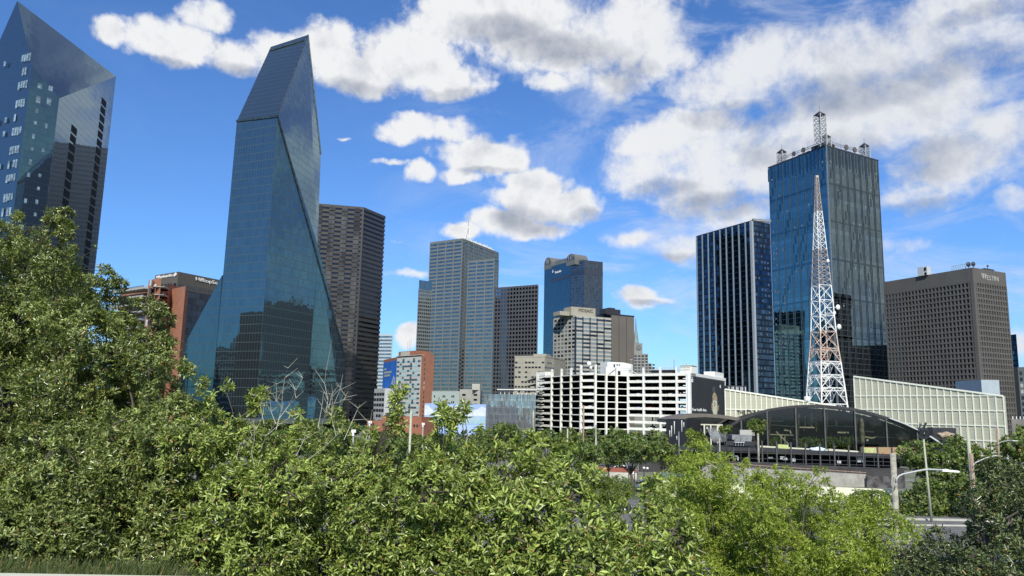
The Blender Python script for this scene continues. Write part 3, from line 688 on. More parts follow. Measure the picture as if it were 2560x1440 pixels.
def mpoly(pts, off=.3):
    mb.extr([g(l) + dm * Wm * a + Z * (4.5 + (zT - 6.5) * b_) + nm * off for a, b_ in pts][::-1], -nm * .04)
mpoly([(.52, 0), (.93, 0), (.96, .42), (.90, .70), (.78, .74), (.66, .62), (.60, .35)]); mb.build('painted_shape', mat('mural_pale', (.42, .50, .68), .6, var=.25, scale=.3), mu)
mb = MB(); mpoly([(.64, .42), (.70, .46), (.72, .56), (.66, .56)], .35); mpoly([(.78, .40), (.87, .42), (.88, .56), (.80, .56)], .35); mpoly([(.58, .26), (.64, .27), (.65, .36), (.60, .36)], .35); mb.each('painted_shape', mat('mural_dark', (.05, .07, .12), .6), mu)
mb = MB()
for a0, b0, ww in ((.12, .86, .15), (.12, .80, .5), (.12, .745, .42), (.08, .52, .10), (.08, .47, .10), (.08, .42, .10), (.08, .37, .10), (.08, .32, .08)): mpoly([(a0, b0), (a0 + ww, b0), (a0 + ww, b0 + .035), (a0, b0 + .035)], .33)
mb.each('painted_writing', mat('mural_tan', (.45, .50, .40), .6), mu)
mb = MB(); mb.obox(g(n_), d, n, Z, (-4, W * .42), (-14, -3), (zT, zT + 3.6)); mb.build('penthouse', M['brick'], rt)
mb = MB(); mb.obox(g(n_), d, n, Z, (0, W * .22), (-6, -2), (zT, zT + 3.2)); mb.obox(g(n_), d, n, Z, (-.6, W * .68), (-2, 1.2), (zT, zT + .4)); mb.build('white_roof_room', M['mosw'], rt)
mb = MB()
for k in range(3): q0 = g(n_) + d * (3 + k * 1.9) - n * 5; mb.bar(q0 + Z * zT, q0 + Z * (zT + 10 + k), .14)
mb.each('roof_antenna', M['grey'], rt)
# small pale tower base left of the hotel
p, q = PY(936, 972, 520), PY(962, 974, 500); rt = thing('pale_side_block', 'low pale grey block between the brown granite tower and the hotel', 'building', V3(*p[:2], 0)); d, n, W = dirn(p, q); bk = -n * 12
mb = MB(); mb.prism([p, q, q + bk, p + bk], 0, p[2]); mb.build('wall', M['lgrey'], rt); cells = []; grid(MB(), p, q, 2, p[2] - 2, 4, 6, .9, 1.6, .1, cells=cells); windows(rt, cells[::1], M['pane'])

# --- white parking annex right of the hotel
p, m_, q = PY(1080, 977, 440), PY(1149, 975, 425), PY(1201, 968, 415); zT = m_[2]
rt = thing('white_annex', 'white low parking annex with small openings behind the painted sea wall', 'building', V3(*p[:2], 0)); bk = V3(0, 30, 0)
mb = MB(); mb.prism([p, m_, m_ + bk, p + bk], 0, zT - .6); mb.build('pale_green_wall', mat('pale_green_tone', (.42, .49, .46), .7, var=.04), rt)  # left part pale green beside the off-white right part
mb = MB(); mb.prism([m_ + V3(.1, 0, 0), q, q + bk, m_ + bk], 0, zT + .4); mb.box(q[0] - 4.5, q[0] - .3, q[1] + .6, q[1] + 5, zT, zT + 3.2); mb.build('white_wall', M['mosw'], rt)
d, n, W = dirn(m_, q); cells = [(g(m_) + d * W * u + Z * (zT - 2.6 - j * 2.6), d, n, 2.5, 1.0) for j in range(4) for u in (.22, .78)]
d2, n2_, W2 = dirn(p, m_); cells += [(g(p) + d2 * W2 * u + Z * (zT - 3.5 - j * 3.2), d2, n2_, .8, 1.2) for j in range(3) for u in (.1, .42, .48, .74, .8)]; windows(rt, cells, M['pane_d'], name='opening')

# --- painted sea wall
p, q = PY(1062, 1008, 380), PY(1215, 1015, 372); d, n, W = dirn(p, q); zt = p[2]
rt = thing('painted_wall', 'blank wall painted with a pale blue sea and clouds', 'mural wall', V3(*p[:2], 0))
mb = MB(); mb.obox(g(p), d, n, Z, (0, W), (-.5, 0), (0, zt)); mb.build('wall', mat('mural_sky_blue', (.30, .42, .72), .7, var=.04), rt)
mb = MB(); h = zt
def wpoly(pts, off=.04): mb.extr([g(p) + d * W * a + Z * h * b_ + n * off for a, b_ in pts][::-1], -n * .03)
wpoly([(0, .62), (1, .62), (1, .88), (.93, .93), (.87, .84), (.80, .80), (.70, .78), (.62, .84), (.55, .97), (.47, .92), (.42, .95), (.36, .80), (.24, .84), (.2, .76), (.12, .80), (.06, .93), (0, .95)]); mb.build('painted_cloud', mat('mural_white', (.60, .66, .72), .7, var=.08, scale=.3), rt)
mb = MB(); wpoly([(0, .34), (1, .38), (1, .61), (0, .58)], .08); mb.build('painted_sea', mat('mural_sea', (.24, .38, .46), .7, var=.2, scale=.35, col2=(.38, .50, .58)), rt)
mb = MB(); wpoly([(0, .0), (1, .0), (1, .36), (0, .32)], .08)
mb.build('painted_swell', mat('mural_swell', (.26, .40, .72), .7, var=.15, scale=.2, col2=(.40, .50, .72)), rt)

# --- low brick building
p, q = PY(918, 1051, 330), PY(1058, 1054, 318); d, n, W = dirn(p, q)
rt = thing('low_brick_building', 'low red brick building with small windows below the hotel', 'building', V3(*p[:2], 0)); zt = p[2]
mb = MB(); mb.obox(g(p), d, n, Z, (0, W), (-12, 0), (0, zt)); mb.obox(g(p), d, n, Z, (W * .2, W * .9), (-12, -3), (zt, zt + 2)); mb.build('brick_wall', M['brick'], rt)
cells = [(g(p) + d * W * u + Z * (zt - 1.6), d, n, .8, 1.1) for u in (.08, .12, .3, .34, .38, .42, .62, .68, .85, .9)]; windows(rt, cells, M['pane'])
mb = MB(); c = g(p) + d * W * .36 - n * 5 + Z * (zt + 2); mb.raw([c + V3(-4.5, 0, 0), c + V3(4.5, 0, 0), c + V3(0, 0, 3), c + V3(-4.5, 5, 0), c + V3(4.5, 5, 0), c + V3(0, 5, 3)], [(0, 1, 2), (3, 5, 4), (0, 2, 5, 3), (1, 4, 5, 2), (0, 3, 4, 1)]); mb.build('gabled_roof', M['dark'], rt)

# ================================================================ red brick flats and the bank building on the left
zT = 62; P1 = PY(372, 700, 285); P2 = PY(402, 712, 279); P3 = PY(424, 708, 290); P4 = PY(464, 717, 280)
rt = thing('red_brick_flats', 'red brick apartment block with stacked balconies behind the left tree', 'apartment building', V3(*P2[:2], 0))
zt = P1[2]; Lx = PY(290, 712, 300)
mb = MB(); mb.prism([P1, P2, P2 + V3(-8, 16, 0), P1 + V3(-7, 16, 0)], 0, zt); mb.prism([P3, P4, P4 + V3(-11, 22, 0), P3 + V3(-10, 22, 0)], 0, P4[2] + .3); mb.prism([Lx + V3(0, 4, 0), P1 + V3(0, 5, 0), P1 + V3(0, 20, 0), Lx + V3(0, 20, 0)], 0, zt - .8); mb.prism([P2 + V3(.1, 6, 0), P3 + V3(-.1, 2, 0), P3 + V3(-.1, 18, 0), P2 + V3(.1, 18, 0)], 0, zt - 1); mb.build('brick_wall', M['brick2'], rt)
for j in range(14):
    zc = zt - 3.2 - j * 2.95
    for A, B, off in ((Lx, P1, 1.6), (P2, P3, 1.2)):
        d, n, W = dirn(A, B); mb = MB(); mb.obox(g(A), d, n, Z, (.1, W - .1), (-2.6, off), (zc - .25, zc)); mb.obox(g(A), d, n, Z, (.1, W - .1), (off - .12, off), (zc, zc + .35)); bo = mb.build('balcony', M['conc'], rt)
        mb = MB(); 
        mb.obox(g(A), d, n, Z, (.1, W - .1), (off - .1, off), (zc + .9, zc + 1.0))
        for k in range(int(W / .4)): mb.obox(g(A), d, n, Z, (.1 + k * .4, .15 + k * .4), (off - .1, off - .05), (zc + .3, zc + .95))
        mb.build('railing', M['dark'], bo)
        if j < 13:
            mb = MB(); mb.obox(g(A), d, n, Z, (.3, W - .3), (-3.0 - (1 if W > 6 else 0), -2.4 - (1 if W > 6 else 0)), (zc + .1, zc + 2.3)); mb.build('glass_door', M['pane_b'], rt)
c = PY(388, 713, 279.5); mb = MB(); mb.extr([c + V3(.5 * math.cos(a), 0, .5 * math.sin(a)) for a in [i * math.pi / 8 for i in range(16)]], (0, .4, 0)); mb.build('round_lamp', M['mosw'], rt)
zT = 80; l, n_, r_ = PZ(388, 688, zT), PZ(446, 679, zT), PZ(575, 705, zT); r_ = n_ + dirn(n_, r_)[0] * 46; b = l + r_ - n_
rt = thing('brown_topped_office', 'dark glass office with a brown fascia carrying white lettering behind the brick flats', 'office building', V3(*n_[:2], 0))
mb = MB(); mb.prism([l, n_, r_, b], zT - 9.2, zT); d, n, W = dirn(n_, r_); mb.obox(g(n_), d, n, Z, (-.1, 1.6), (-2, .1), (0, zT - 9)); mb.build('fascia', M['brownst'], rt)
mb = MB(); mb.obox(g(n_), d, n, Z, (1.6, W), (-20, -1.2), (0, zT - 9.4)); dl, nl, Wl = dirn(l, n_); mb.obox(g(l), dl, nl, Z, (.5, Wl - 1), (-20, -1.0), (0, zT - 9.4)); mb.build('glass_wall', glass('smoked_glass', (.05, .06, .075), 1.6, 3.2, .1, .2, (.012, .013, .016), tilt=.01, var=.5), rt, uv=True)
mb = MB()
for k in range(22): mb.obox(g(n_), d, n, Z, (6.2 + k * 1.15, 6.6 + k * 1.15), (.02, .08), (zT - 8.6, zT - 6.2))
mb.obox(g(n_), d, n, Z, (.9, 5.2), (.02, .08), (zT - 8.3, zT - 6.4))
for k in range(11): mb.obox(g(l), dl, nl, Z, (Wl - 16 + k * 1.05, Wl - 15.6 + k * 1.05), (.02, .08), (zT - 7.6, zT - 5.6))
mb.obox(g(l), dl, nl, Z, (Wl - 3.4, Wl - .9), (.02, .08), (zT - 7.9, zT - 6)); mb.each('slot_window', M['pane_d'], rt)
P0 = HIT(391, 697, l, dl); P1_ = HIT(432, 691, l, dl); text('HilltopSecurities', P0 + nl * .15, dl, nl, 1.5, rt, M['letter_w'], width=np.linalg.norm(P1_ - P0) * .98, bold=.02)
c = HIT(439, 688, l, dl) + nl * .3; mb = MB(); mb.extr([c + dl * a + Z * b_ for a, b_ in ((-1.6, -.6), (-1.3, .5), (.4, 1.4), (1.3, 1.0), (1.5, .2), (.6, -.6), (.2, .1), (-.4, -1.0), (-.9, -.2))], nl * .1); mb.build('emblem', M['letter_w'], rt)
P0 = HIT(488, 701, n_, d); text('HilltopSecurities', P0 + n * .15, d, n, 1.9, rt, M['letter_w'], width=26, bold=.03)
# ================================================================ parking garage
def lvl(px, py, Y): return PY(px, py, Y)
z30 = 30.0
GP = [PZ(1341, 943, z30), PZ(1377, 941, z30), PZ(1453, 935.5, z30), PZ(1489, 935, z30), PZ(1570, 938.5, z30), PZ(1725, 936.5, z30)]
GP = [V3(p[0], p[1], 0) for p in GP]
EndR = HIT(1812, 955, GP[5], AZ(31)); EndR = V3(EndR[0], EndR[1], 0)
rt = thing('parking_garage', 'white open decked parking garage of nine levels with a black advertisement on its right side', 'parking garage', GP[5])
FL = 3.13; nl_ = 9
back = [p + V3(-4, 45, 0) for p in GP]
mb = MB(); 
for j in range(nl_ + 1):
    zt = z30 - .05 - j * FL
    if zt < .5: break
    foot = [tuple(p[:2]) for p in [q + V3(0, .5, 0) for q in GP]] + [tuple(EndR[:2])] + [tuple((EndR + V3(-6, 14, 0))[:2])] + [tuple(p[:2]) for p in back[::-1]]
    mb.prism(foot, zt - .4, zt)
mb.build('deck', mat('deck_concrete', (.13, .13, .12), .9, var=.1), rt)
def seg(k): return dirn(GP[k], GP[k + 1])
thick = {0: 1.0, 1: .34, 2: 1.0, 3: .34, 4: 1.05}
for k in range(5):
    d, n, W = seg(k); mb = MB()
    for j in range(nl_):
        zt = z30 - j * FL; t = thick[k]
        if k == 3: mb.obox(GP[k], d, n, Z, (0, W), (-.7, -.3), (zt - .42, zt + t - .34))
        else: mb.obox(GP[k], d, n, Z, (0, W), (-.6, 0), (zt - .42, zt + t - .3))
    mb.build('parapet', M['white'], rt)
for px_, top in ((1343, 1.2), (1378, 3.6), (1402, 3.4), (1426, 3.4), (1451, 4.2), (1489, 4.4), (1516, 3.5), (1542, 3.5), (1570, 3.4), (1609, 3.6), (1651, 3.6), (1692, 3.6), (1722, .5)):
    k = [i for i in range(5) if px_ >= [1340, 1377, 1452, 1488, 1569][i]][-1]; d, n, W = seg(k)
    P0 = HIT(px_, 1000, GP[k], d); mb = MB(); c = V3(P0[0], P0[1], 0); ww = .42 if px_ not in (1343, 1722) else 1.0
    mb.obox(c, d, n, Z, (-ww, ww), (-.8, .28), (0, z30 + top)); mb.build('column', M['white2'] if px_ > 1560 else M['white'], rt)
mb = MB()
for k in range(4, 5):
    d, n, W = seg(k)
    for i in range(1, int(W // 7)):
        for dp in (11,): c = GP[k] + d * i * 7 - n * dp; mb.obox(c, d, n, Z, (-.25, .25), (-.25, .25), (0, z30 - .5))
mb.each('inner_column', M['conc'], rt)
mb = MB()
for k in range(5):
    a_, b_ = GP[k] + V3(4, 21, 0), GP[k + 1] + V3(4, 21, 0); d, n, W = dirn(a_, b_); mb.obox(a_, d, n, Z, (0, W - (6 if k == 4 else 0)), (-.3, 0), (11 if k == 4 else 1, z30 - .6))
mb.build('core_wall', M['interior'], rt)  # near-black sheet put in for the shade deep between the decks
mb = MB()
for k in (1, 2, 3, 4):
    d, n, W = seg(k)
    for zr in (2.2, 3.2): mb.bar(GP[k] + Z * (z30 + zr), GP[k] + d * W + Z * (z30 + zr), .09)
mb.build('roof_rail', M['steel'], rt)
# stair landings on the left corner and on the right bay
d, n, W = seg(0); mb = MB()
for j in range(nl_):
    zc = z30 - 1.6 - j * FL; mb.obox(GP[0], d, n, Z, (1.0, W * .52), (-.4, .5), (zc - .3, zc)); mb.bar(GP[0] + d * 1.2 + n * .2 + Z * (zc + .1), GP[0] + d * W * .6 + n * .2 + Z * (zc + 1.6), .22)
d, n, W = seg(4)
for j in range(nl_): zc = z30 - 1.7 - j * FL; mb.obox(GP[4] + d * (W - 3.4), d, n, Z, (0, 2.2), (-.3, .1), (zc - .25, zc + .15))
mb.each('stair_landing', M['white2'], rt)
d, n, W = seg(0); mb = MB(); mb.obox(GP[0], d, n, Z, (-.6, W * .62), (-5, .0), (z30 + .1, z30 + 2.6)); mb.build('stair_head', M['white'], rt)
d, n, W = seg(4); mb = MB(); mb.obox(GP[5], -d, n, Z, (-.8, 4.8), (-5.4, -.1), (z30 + .6, z30 + 4.1)); mb.obox(GP[5], -d, n, Z, (-1.2, 5.2), (-5.8, .3), (z30 + 4.1, z30 + 4.3)); mb.build('stair_head', M['white'], rt)
c = HIT(1523, 935, GP[3] - seg(3)[1] * 8, seg(3)[0]); mb = MB(); c = V3(c[0], c[1], 0); d, n, W = seg(3)
mb.obox(c, d, n, Z, (-1, 8), (-7, 0), (z30, z30 + 6.6)); e = c + d * 8
de = AZ(60); ne = V3(de[1], -de[0], 0); mb.extr([e + Z * z30, e + de * 5.5 + Z * z30, e + de * 5.5 + Z * (z30 + 6.0), e + Z * (z30 + 6.6)], V3(-2, 6, 0)); rm = mb.build('lift_house', M['white2'], rt)
mb = MB(); mb.obox(c, d, n, Z, (2.4, 3.2), (.01, .08), (z30 + 4.1, z30 + 5.6)); mb.obox(c, d, n, Z, (4.0, 4.8), (.01, .08), (z30 + 5.0, z30 + 5.6)); mb.obox(c, d, n, Z, (5.2, 6.0), (.01, .08), (z30 + 5.0, z30 + 5.6)); mb.obox(c, d, n, Z, (4.6, 6.2), (.01, .1), (z30, z30 + 2.4)); mb.each('doorway', M['pane_d'], rm)
mb = MB(); mb.bar(c + n * 1.2 + d * 2.6 + Z * (z30 + 4), c + n * 1.2 - d * 1.5 + Z * (z30 + 1), .25); mb.bar(e + de * 5.5 + Z * (z30 + 2.6), e + de * 11 + Z * z30, .3); mb.each('stair_flight', M['white2'], rm)
d, n, W = seg(4); mb = MB(); mb.obox(GP[4] + d * 8.5, d, n, Z, (0, 11), (-12, -7), (z30 + .1, z30 + 2.6)); ob = mb.build('roof_shelter', M['brownst'], rt)
mb = MB(); mb.obox(GP[4] + d * 7.6, d, n, Z, (0, 13), (-13, -6), (z30 + 2.7, z30 + 2.9)); mb.build('shelter_roof', M['lgrey'], ob)
# advertisement wall
d5, n5, W5 = dirn(GP[5], EndR)
mb = MB(); mb.obox(GP[5], d5, n5, Z, (0, W5), (-2, 0), (0, z30 + .55)); mb.obox(GP[5], d5, n5, Z, (0, W5 + .6), (-1.8, .4), (z30 - .4, z30 + 1.0)); mb.obox(GP[5], d5, n5, Z, (-.9, .35), (-1, .35), (0, z30 + .9)); mb.obox(GP[5], d5, n5, Z, (W5 - .8, W5 + .3), (-1, .35), (0, z30 + .6))
mb.obox(GP[5], d5, n5, Z, (W5 * .72, W5 + .3), (-6, -.6), (z30 + .9, z30 + 3.6)); mb.build('side_wall', M['white2'], rt)
mb = MB(); mb.obox(GP[5], d5, n5, Z, (.7, W5 - 1.2), (.05, .3), (4, z30 - .7)); ad = mb.build('advertisement', mat('charcoal_banner', (.028, .030, .034), .6, var=.06, scale=.1), rt)
def adp(px, py): return HIT(px, py, GP[5] + n5 * .34, d5)
def adpoly(pts, name, mt, off=0.0, up=ad):
    mb = MB(); mb.extr([adp(*p) + n5 * off for p in pts][::-1], -n5 * .05); return mb.build(name, mt, up)
P0, P1_ = adp(1730, 1027), adp(1767, 1030); text('Your health data.', P0, d5, n5, 1.25, ad, M['letter_w'], width=np.linalg.norm(P1_ - P0), ext=.04, bold=.03)
adpoly([(1728.2, 950), (1728.8, 947.8), (1730, 947), (1731, 947.4), (1732.2, 947), (1733, 948.2), (1732.4, 950.5), (1733.3, 953), (1732.2, 955.4), (1731, 956), (1729.6, 955.6), (1728.4, 953.4)], 'fruit_emblem', M['letter_w'], .02)
adpoly([(1730.5, 946.5), (1730.8, 943), (1731.8, 941.5), (1731.9, 944.5)], 'fruit_emblem_leaf', M['letter_w'], .02)
adpoly([(1799.5, 963), (1801, 962), (1802.3, 964), (1802.3, 969), (1801, 971), (1799.8, 969)], 'small_emblem', M['letter_w'], .02); adpoly([(1803, 965.5), (1806.8, 966.4), (1806.8, 969.6), (1803, 968.8)], 'small_emblem', M['letter_w'], .02)
skin = mat('pictured_skin', (.42, .34, .20), .6, var=.15, scale=.5); hair = mat('pictured_hair', (.08, .08, .08), .7)
adpoly([(1782, 981), (1781, 972), (1783, 967), (1786, 966), (1788, 969), (1788, 980), (1786, 985)], 'pictured_hair', hair, .0)
hd = adpoly([(1781.5, 990), (1783, 984), (1786, 981), (1789, 983), (1791.5, 989), (1793, 996), (1793, 1012), (1795, 1016), (1796, 1012), (1797, 1016), (1796, 1026), (1793, 1029), (1792, 1046), (1783, 1046), (1783, 1033), (1779.6, 1026), (1779, 1014), (1780, 1006), (1781.6, 1010)], 'pictured_person', skin, .03)
adpoly([(1782.5, 1002), (1784, 1001), (1791.5, 1002), (1792.5, 1005), (1792, 1045), (1784.5, 1045), (1782.5, 1030)], 'pictured_phone', M['cream'], .08, hd)
for c_ in ((1785.6, 1006.5), (1787.4, 1010), (1785.7, 1014)): adpoly([(c_[0] - .9, c_[1]), (c_[0], c_[1] - 2), (c_[0] + .9, c_[1]), (c_[0], c_[1] + 2)], 'pictured_lens', M['pane_d'], .13, hd)
# lamp posts on the roof deck
for i, (px_, y0, lab) in enumerate(((1578, 899, 'roof deck lamp post right of the lift house on the garage'), (1613, 908, 'short roof deck lamp post in front of the stepped clock tower'), (1685, 899, 'tall roof deck lamp post standing against clear sky on the garage'), (1716, 908, 'lamp post on top of the right stair head of the garage'))):
    P0 = PY(px_, y0, 372); zb = z30 + (4.3 if i == 3 else 0); 
    if i == 3: P0 = PY(px_, y0, GP[5][1] + 3)
    rt2 = thing('lamp_post', lab, 'lamp post', (P0[0], P0[1], zb), 'lamp posts on the garage roof'); mb = MB(); mb.tube([(P0[0], P0[1], zb), tuple(P0)], .13, 6); mb.build('pole', M['grey'], rt2)
    mb = MB(); mb.box(P0[0] - .55, P0[0] - .12, P0[1] - .2, P0[1] + .2, P0[2] - .1, P0[2] + .15); mb.box(P0[0] + .12, P0[0] + .55, P0[1] - .2, P0[1] + .2, P0[2] - .1, P0[2] + .15); mb.build('lamp_head', M['lgrey'], rt2)
P0 = PY(1474, 912, 385); rt2 = thing('roof_antenna', 'small white dish antenna on the left part of the garage roof', 'antenna', (P0[0], P0[1], z30)); mb = MB(); mb.tube([(P0[0], P0[1], z30 - .4), tuple(P0)], .14, 6); mb.build('pole', M['grey'], rt2)
mb = MB(); mb.ball(P0 + V3(-.2, 0, .6), 1.1, 10, 6, (1, .4, 1)); mb.ball(P0 + V3(.7, 0, -1.4), .7, 8, 6, (1, .4, 1)); mb.build('dish', M['white2'], rt2)

# ================================================================ dark striped tower
zT = 140; l, n_, r_, b = corner((1742, 592), (1880, 553), (1925, 562), zT)
rt = thing('dark_striped_tower', 'dark blue tower with thin white vertical fins left of the tallest mirrored tower', 'skyscraper', V3(*n_[:2], 0))
nav = glass('navy_glass', (.045, .085, .13), 1.7, 3.7, .12, .9, (.004, .008, .016), tilt=.012, var=1.0, wob=.02, lspec=.2)
mb = MB(); mb.prism([l, n_, r_, b], 0, zT - .2); mb.build('glass_wall', nav, rt, uv=True)
d, n, W = dirn(l, n_); mb = MB()
for k in range(9): mb.obox(g(l), d, n, Z, (W * k / 9 - .35, W * k / 9 + .35), (0, .7), (0, zT))
mb.each('white_fin', mat('pale_blue_fin', (.20, .26, .31), .5, var=.05), rt)
mb = MB(); mb.obox(g(n_), d, n, Z, (-1.6, .35), (-.8, .8), (0, zT + .1)); mb.build('corner_column', mat('pale_corner', (.30, .33, .36), .6, var=.05), rt)
mb = MB(); cap(mb, [l, n_, r_, b], zT, .7, .4); mb.build('roof_edge', M['dark'], rt)
mb = MB(); q = PZ(1905, 549, zT + 2.6); mb.bar(q + V3(-6, 1, 0), q + V3(7, 4, 0), 1.6)
for k in range(5): mb.bar((q[0] - 5 + k * 2.6, q[1] + 2, zT), (q[0] - 5 + k * 2.6, q[1] + 2, q[2] - .5), .25)
mb.build('roof_rack', M['grey'], rt)
d2, n2, W2 = dirn(n_, r_); cells = []
for j in range(36):
    for i in range(10):
        if random.random() < .28: cells.append((g(n_) + d2 * (2 + i * 3) + Z * (6 + j * 3.7), d2, n2, 1.1, 1.3))
windows(rt, cells, mat('dull_blue_blind', (.10, .12, .15), .4, var=.4, scale=2))  # scattered panes a little paler than the navy wall

# ================================================================ tallest mirrored tower
zT = 216; l, n_, r_, b = corner((1921, 420), (2065, 365), (2195, 402), zT); TL, TN, TR, TB = l, n_, r_, b
rt = thing('tall_mirrored_tower', 'tallest square mirrored tower with roof masts at its corners and a stepped diamond of panels', 'skyscraper', V3(*n_[:2], 0))
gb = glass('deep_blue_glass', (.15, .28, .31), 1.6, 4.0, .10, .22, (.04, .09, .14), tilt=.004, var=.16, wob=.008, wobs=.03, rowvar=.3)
gg = glass('right_face_tone_glass', (.15, .20, .21), 1.6, 4.0, .3, .35, (.06, .075, .085), tilt=.006, var=.35, wob=.012, wobs=.03, rowvar=.35)  # same glass; the right face's greyer reflected tone is put into the tint
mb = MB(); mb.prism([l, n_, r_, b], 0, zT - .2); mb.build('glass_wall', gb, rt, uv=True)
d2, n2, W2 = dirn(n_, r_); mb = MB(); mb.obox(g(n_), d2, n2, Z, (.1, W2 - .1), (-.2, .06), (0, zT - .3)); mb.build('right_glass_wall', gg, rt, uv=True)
d, n, W = dirn(l, n_)
for (A, dd, nn, WW, nm, col) in ((l, d, n, W, 'mullion', (.085, .14, .19)), (n_, d2, n2, W2, 'mullion', (.06, .075, .085))):  # mullion and panel colours follow each face's reflected tone
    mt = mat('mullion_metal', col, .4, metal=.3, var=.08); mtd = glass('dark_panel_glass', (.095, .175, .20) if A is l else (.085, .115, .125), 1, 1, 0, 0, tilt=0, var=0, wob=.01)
    mb = MB(); md = MB()
    for k in range(9):
        u = WW * k / 8
        for s in (-.75, .75):
            if 0 <= u + s <= WW: mb.obox(g(A), dd, nn, Z, (u + s - .12, u + s + .12), (.07, .35), (0, zT))
        pass
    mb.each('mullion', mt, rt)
    for j in range(1, 7): md.obox(g(A), dd, nn, Z, (.3, WW - .3), (.08, .20), (zT - j * 29 - .6, zT - j * 29 + .6))
    ml = MB()
    for k in range(8):
        u = WW * (k + .5) / 8
        tri = abs(3.5 - k)
        for c0 in (0,):
            for s in (-1, 1):
                for q_ in range(3):
                    zz = zT - 74 - s * (tri * 15) + q_ * 6 - 6
                    uu = u + (q_ - 1) * WW / 24
                    if 8 < zz < zT - 8: md.obox(g(A), dd, nn, Z, (uu - .75, uu + .75), (.09, .24), (zz - 3, zz + 3))
                zz = zT - 74 - s * (tri * 15) - s * 10
                if 8 < zz < zT - 8: ml.obox(g(A), dd, nn, Z, (u - .5, u + .5), (.09, .26), (zz - .9, zz + .9))
        for q_ in range(3): md.obox(g(A), dd, nn, Z, (u - WW / 18 + q_ * WW / 18 - 1.1, u - WW / 18 + q_ * WW / 18 + .2), (.09, .24), (zT - 12 - 3 * q_ * (1 if k > 3 else .5), zT - 1))
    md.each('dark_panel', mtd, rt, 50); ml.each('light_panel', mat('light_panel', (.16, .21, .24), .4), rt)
mb = MB(); mb.obox(g(n_), d, n, Z, (-.6, .5), (-.4, .6), (0, zT + .2)); mb.build('corner_column', mat('corner_metal', (.17, .22, .26), .4, metal=.3), rt)
mb = MB(); cap(mb, [l, n_, r_, b], zT - .3, 1.0, .5); mb.build('roof_edge', M['dark'], rt)
c4 = (l + n_ + r_ + b) / 4
mb = MB(); x_ = dirn(l, n_)[0]; y_ = dirn(n_, r_)[0]
mb.obox(g(n_), -x_, y_, Z, (3, 17), (3, 14), (zT, zT + 5)); mb.obox(g(n_), -x_, y_, Z, (8, 34), (6, 40), (zT, zT + 3)); mb.obox(g(n_), -x_, y_, Z, (18, 30), (2, 6), (zT, zT + 2.2)); mb.build('roof_plant', M['dark'], rt)
def lattice(mb, base, ax, ay, w0, w1, h, bays, t, tb):
    f = lambda i, sx, sy: base + ax * sx * (w0 + (w1 - w0) * i / bays) / 2 + ay * sy * (w0 + (w1 - w0) * i / bays) / 2 + Z * h * i / bays
    cs = ((-1, -1), (1, -1), (1, 1), (-1, 1))
    for sx, sy in cs: mb.bar(f(0, sx, sy), f(bays, sx, sy), t)
    for i in range(bays):
        for k in range(4):
            a_, b_ = cs[k], cs[(k + 1) % 4]
            mb.bar(f(i, *a_), f(i + 1, *b_), tb); mb.bar(f(i, *b_), f(i + 1, *a_), tb); mb.bar(f(i + 1, *a_), f(i + 1, *b_), tb)
masts = [(PZ(1960, 396, zT), 5.6, 12, 4), (PZ(2151, 388, zT + 1), 5.6, 11.5, 4), (PZ(2062, 352, zT + 3), 5.6, 9.5, 3), (PZ(2051, 350, zT + 4), 6.4, 26, 8)]
for i, (bp, wd, hh, by) in enumerate(masts):
    if i == 0: bp = l + x_ * 10 + y_ * 6
    if i == 1: bp = r_ - y_ * 11 - x_ * 4
    if i == 2: bp = n_ - x_ * 4 + y_ * 5
    if i == 3: bp = PZ(2052, 352, zT + 3); 
    bp = V3(bp[0], bp[1], zT); top = {0: 390, 1: 363, 2: 338, 3: 283}[i]
    px0 = {0: 1960, 1: 2151, 2: 2061, 3: 2051}[i]
    # height so the pyramid cap ends where the picture has it
    q = bp - EYE; s_ = None
    for hz in np.arange(3, 60, .1):
        v = bp + Z * hz - EYE; yy = 720 - FPX * (v @ UP) / (v @ FW)
        if yy <= {0: 372, 1: 357, 2: 334, 3: 278}[i]: break
    hh = hz - 3.2
    m_ = MB(); lattice(m_, bp, x_, y_, wd, wd, hh, max(3, int(hh / 3.4)), .55, .26); ob = m_.build('roof_mast', M['steel'], rt)
    m_ = MB(); hw = wd / 2 + .3; c0 = bp + Z * hh; cs = [c0 + x_ * sx * hw + y_ * sy * hw for sx, sy in ((-1, -1), (1, -1), (1, 1), (-1, 1))]; ap = c0 + Z * 3.2
    for k in range(4): m_.poly(cs[k], cs[(k + 1) % 4], ap)
    m_.poly(*cs[::-1]); m_.bar(ap, ap + Z * 4, .15); m_.build('pyramid_cap', M['dark'], ob)
m_ = MB()
for A, dd, nn, WW in ((l, x_, n, W), (n_, y_, n2, W2)):
    for zz in (4.2, 5.6): m_.bar(A + dd * 9 + Z * zz - nn * 2, A + dd * (WW - 9) + Z * zz - nn * 2, .3)
    for k in range(9): q = A + dd * (9 + k * (WW - 18) / 8) - nn * 2; m_.bar(q, q + Z * 5.6, .25); m_.bar(q, q + Z * (7.5 + 3 * random.random()), .09)
m_.build('roof_railing', M['grey'], rt)
m_ = MB()
for A, dd, nn, u_, rr in ((l, x_, n, 27, 1.9), (l, x_, n, 37, 2.0), (n_, y_, n2, 26, 2.2), (n_, y_, n2, 36, 2.2)):
    c0 = A + dd * u_ - nn * 1.0 + Z * 4.4; m_.extr([c0 + dd * rr * math.cos(a) + Z * rr * math.sin(a) for a in [i * math.pi / 8 for i in range(16)]], -nn * .8)
m_.each('drum_antenna', M['brownst'], rt)

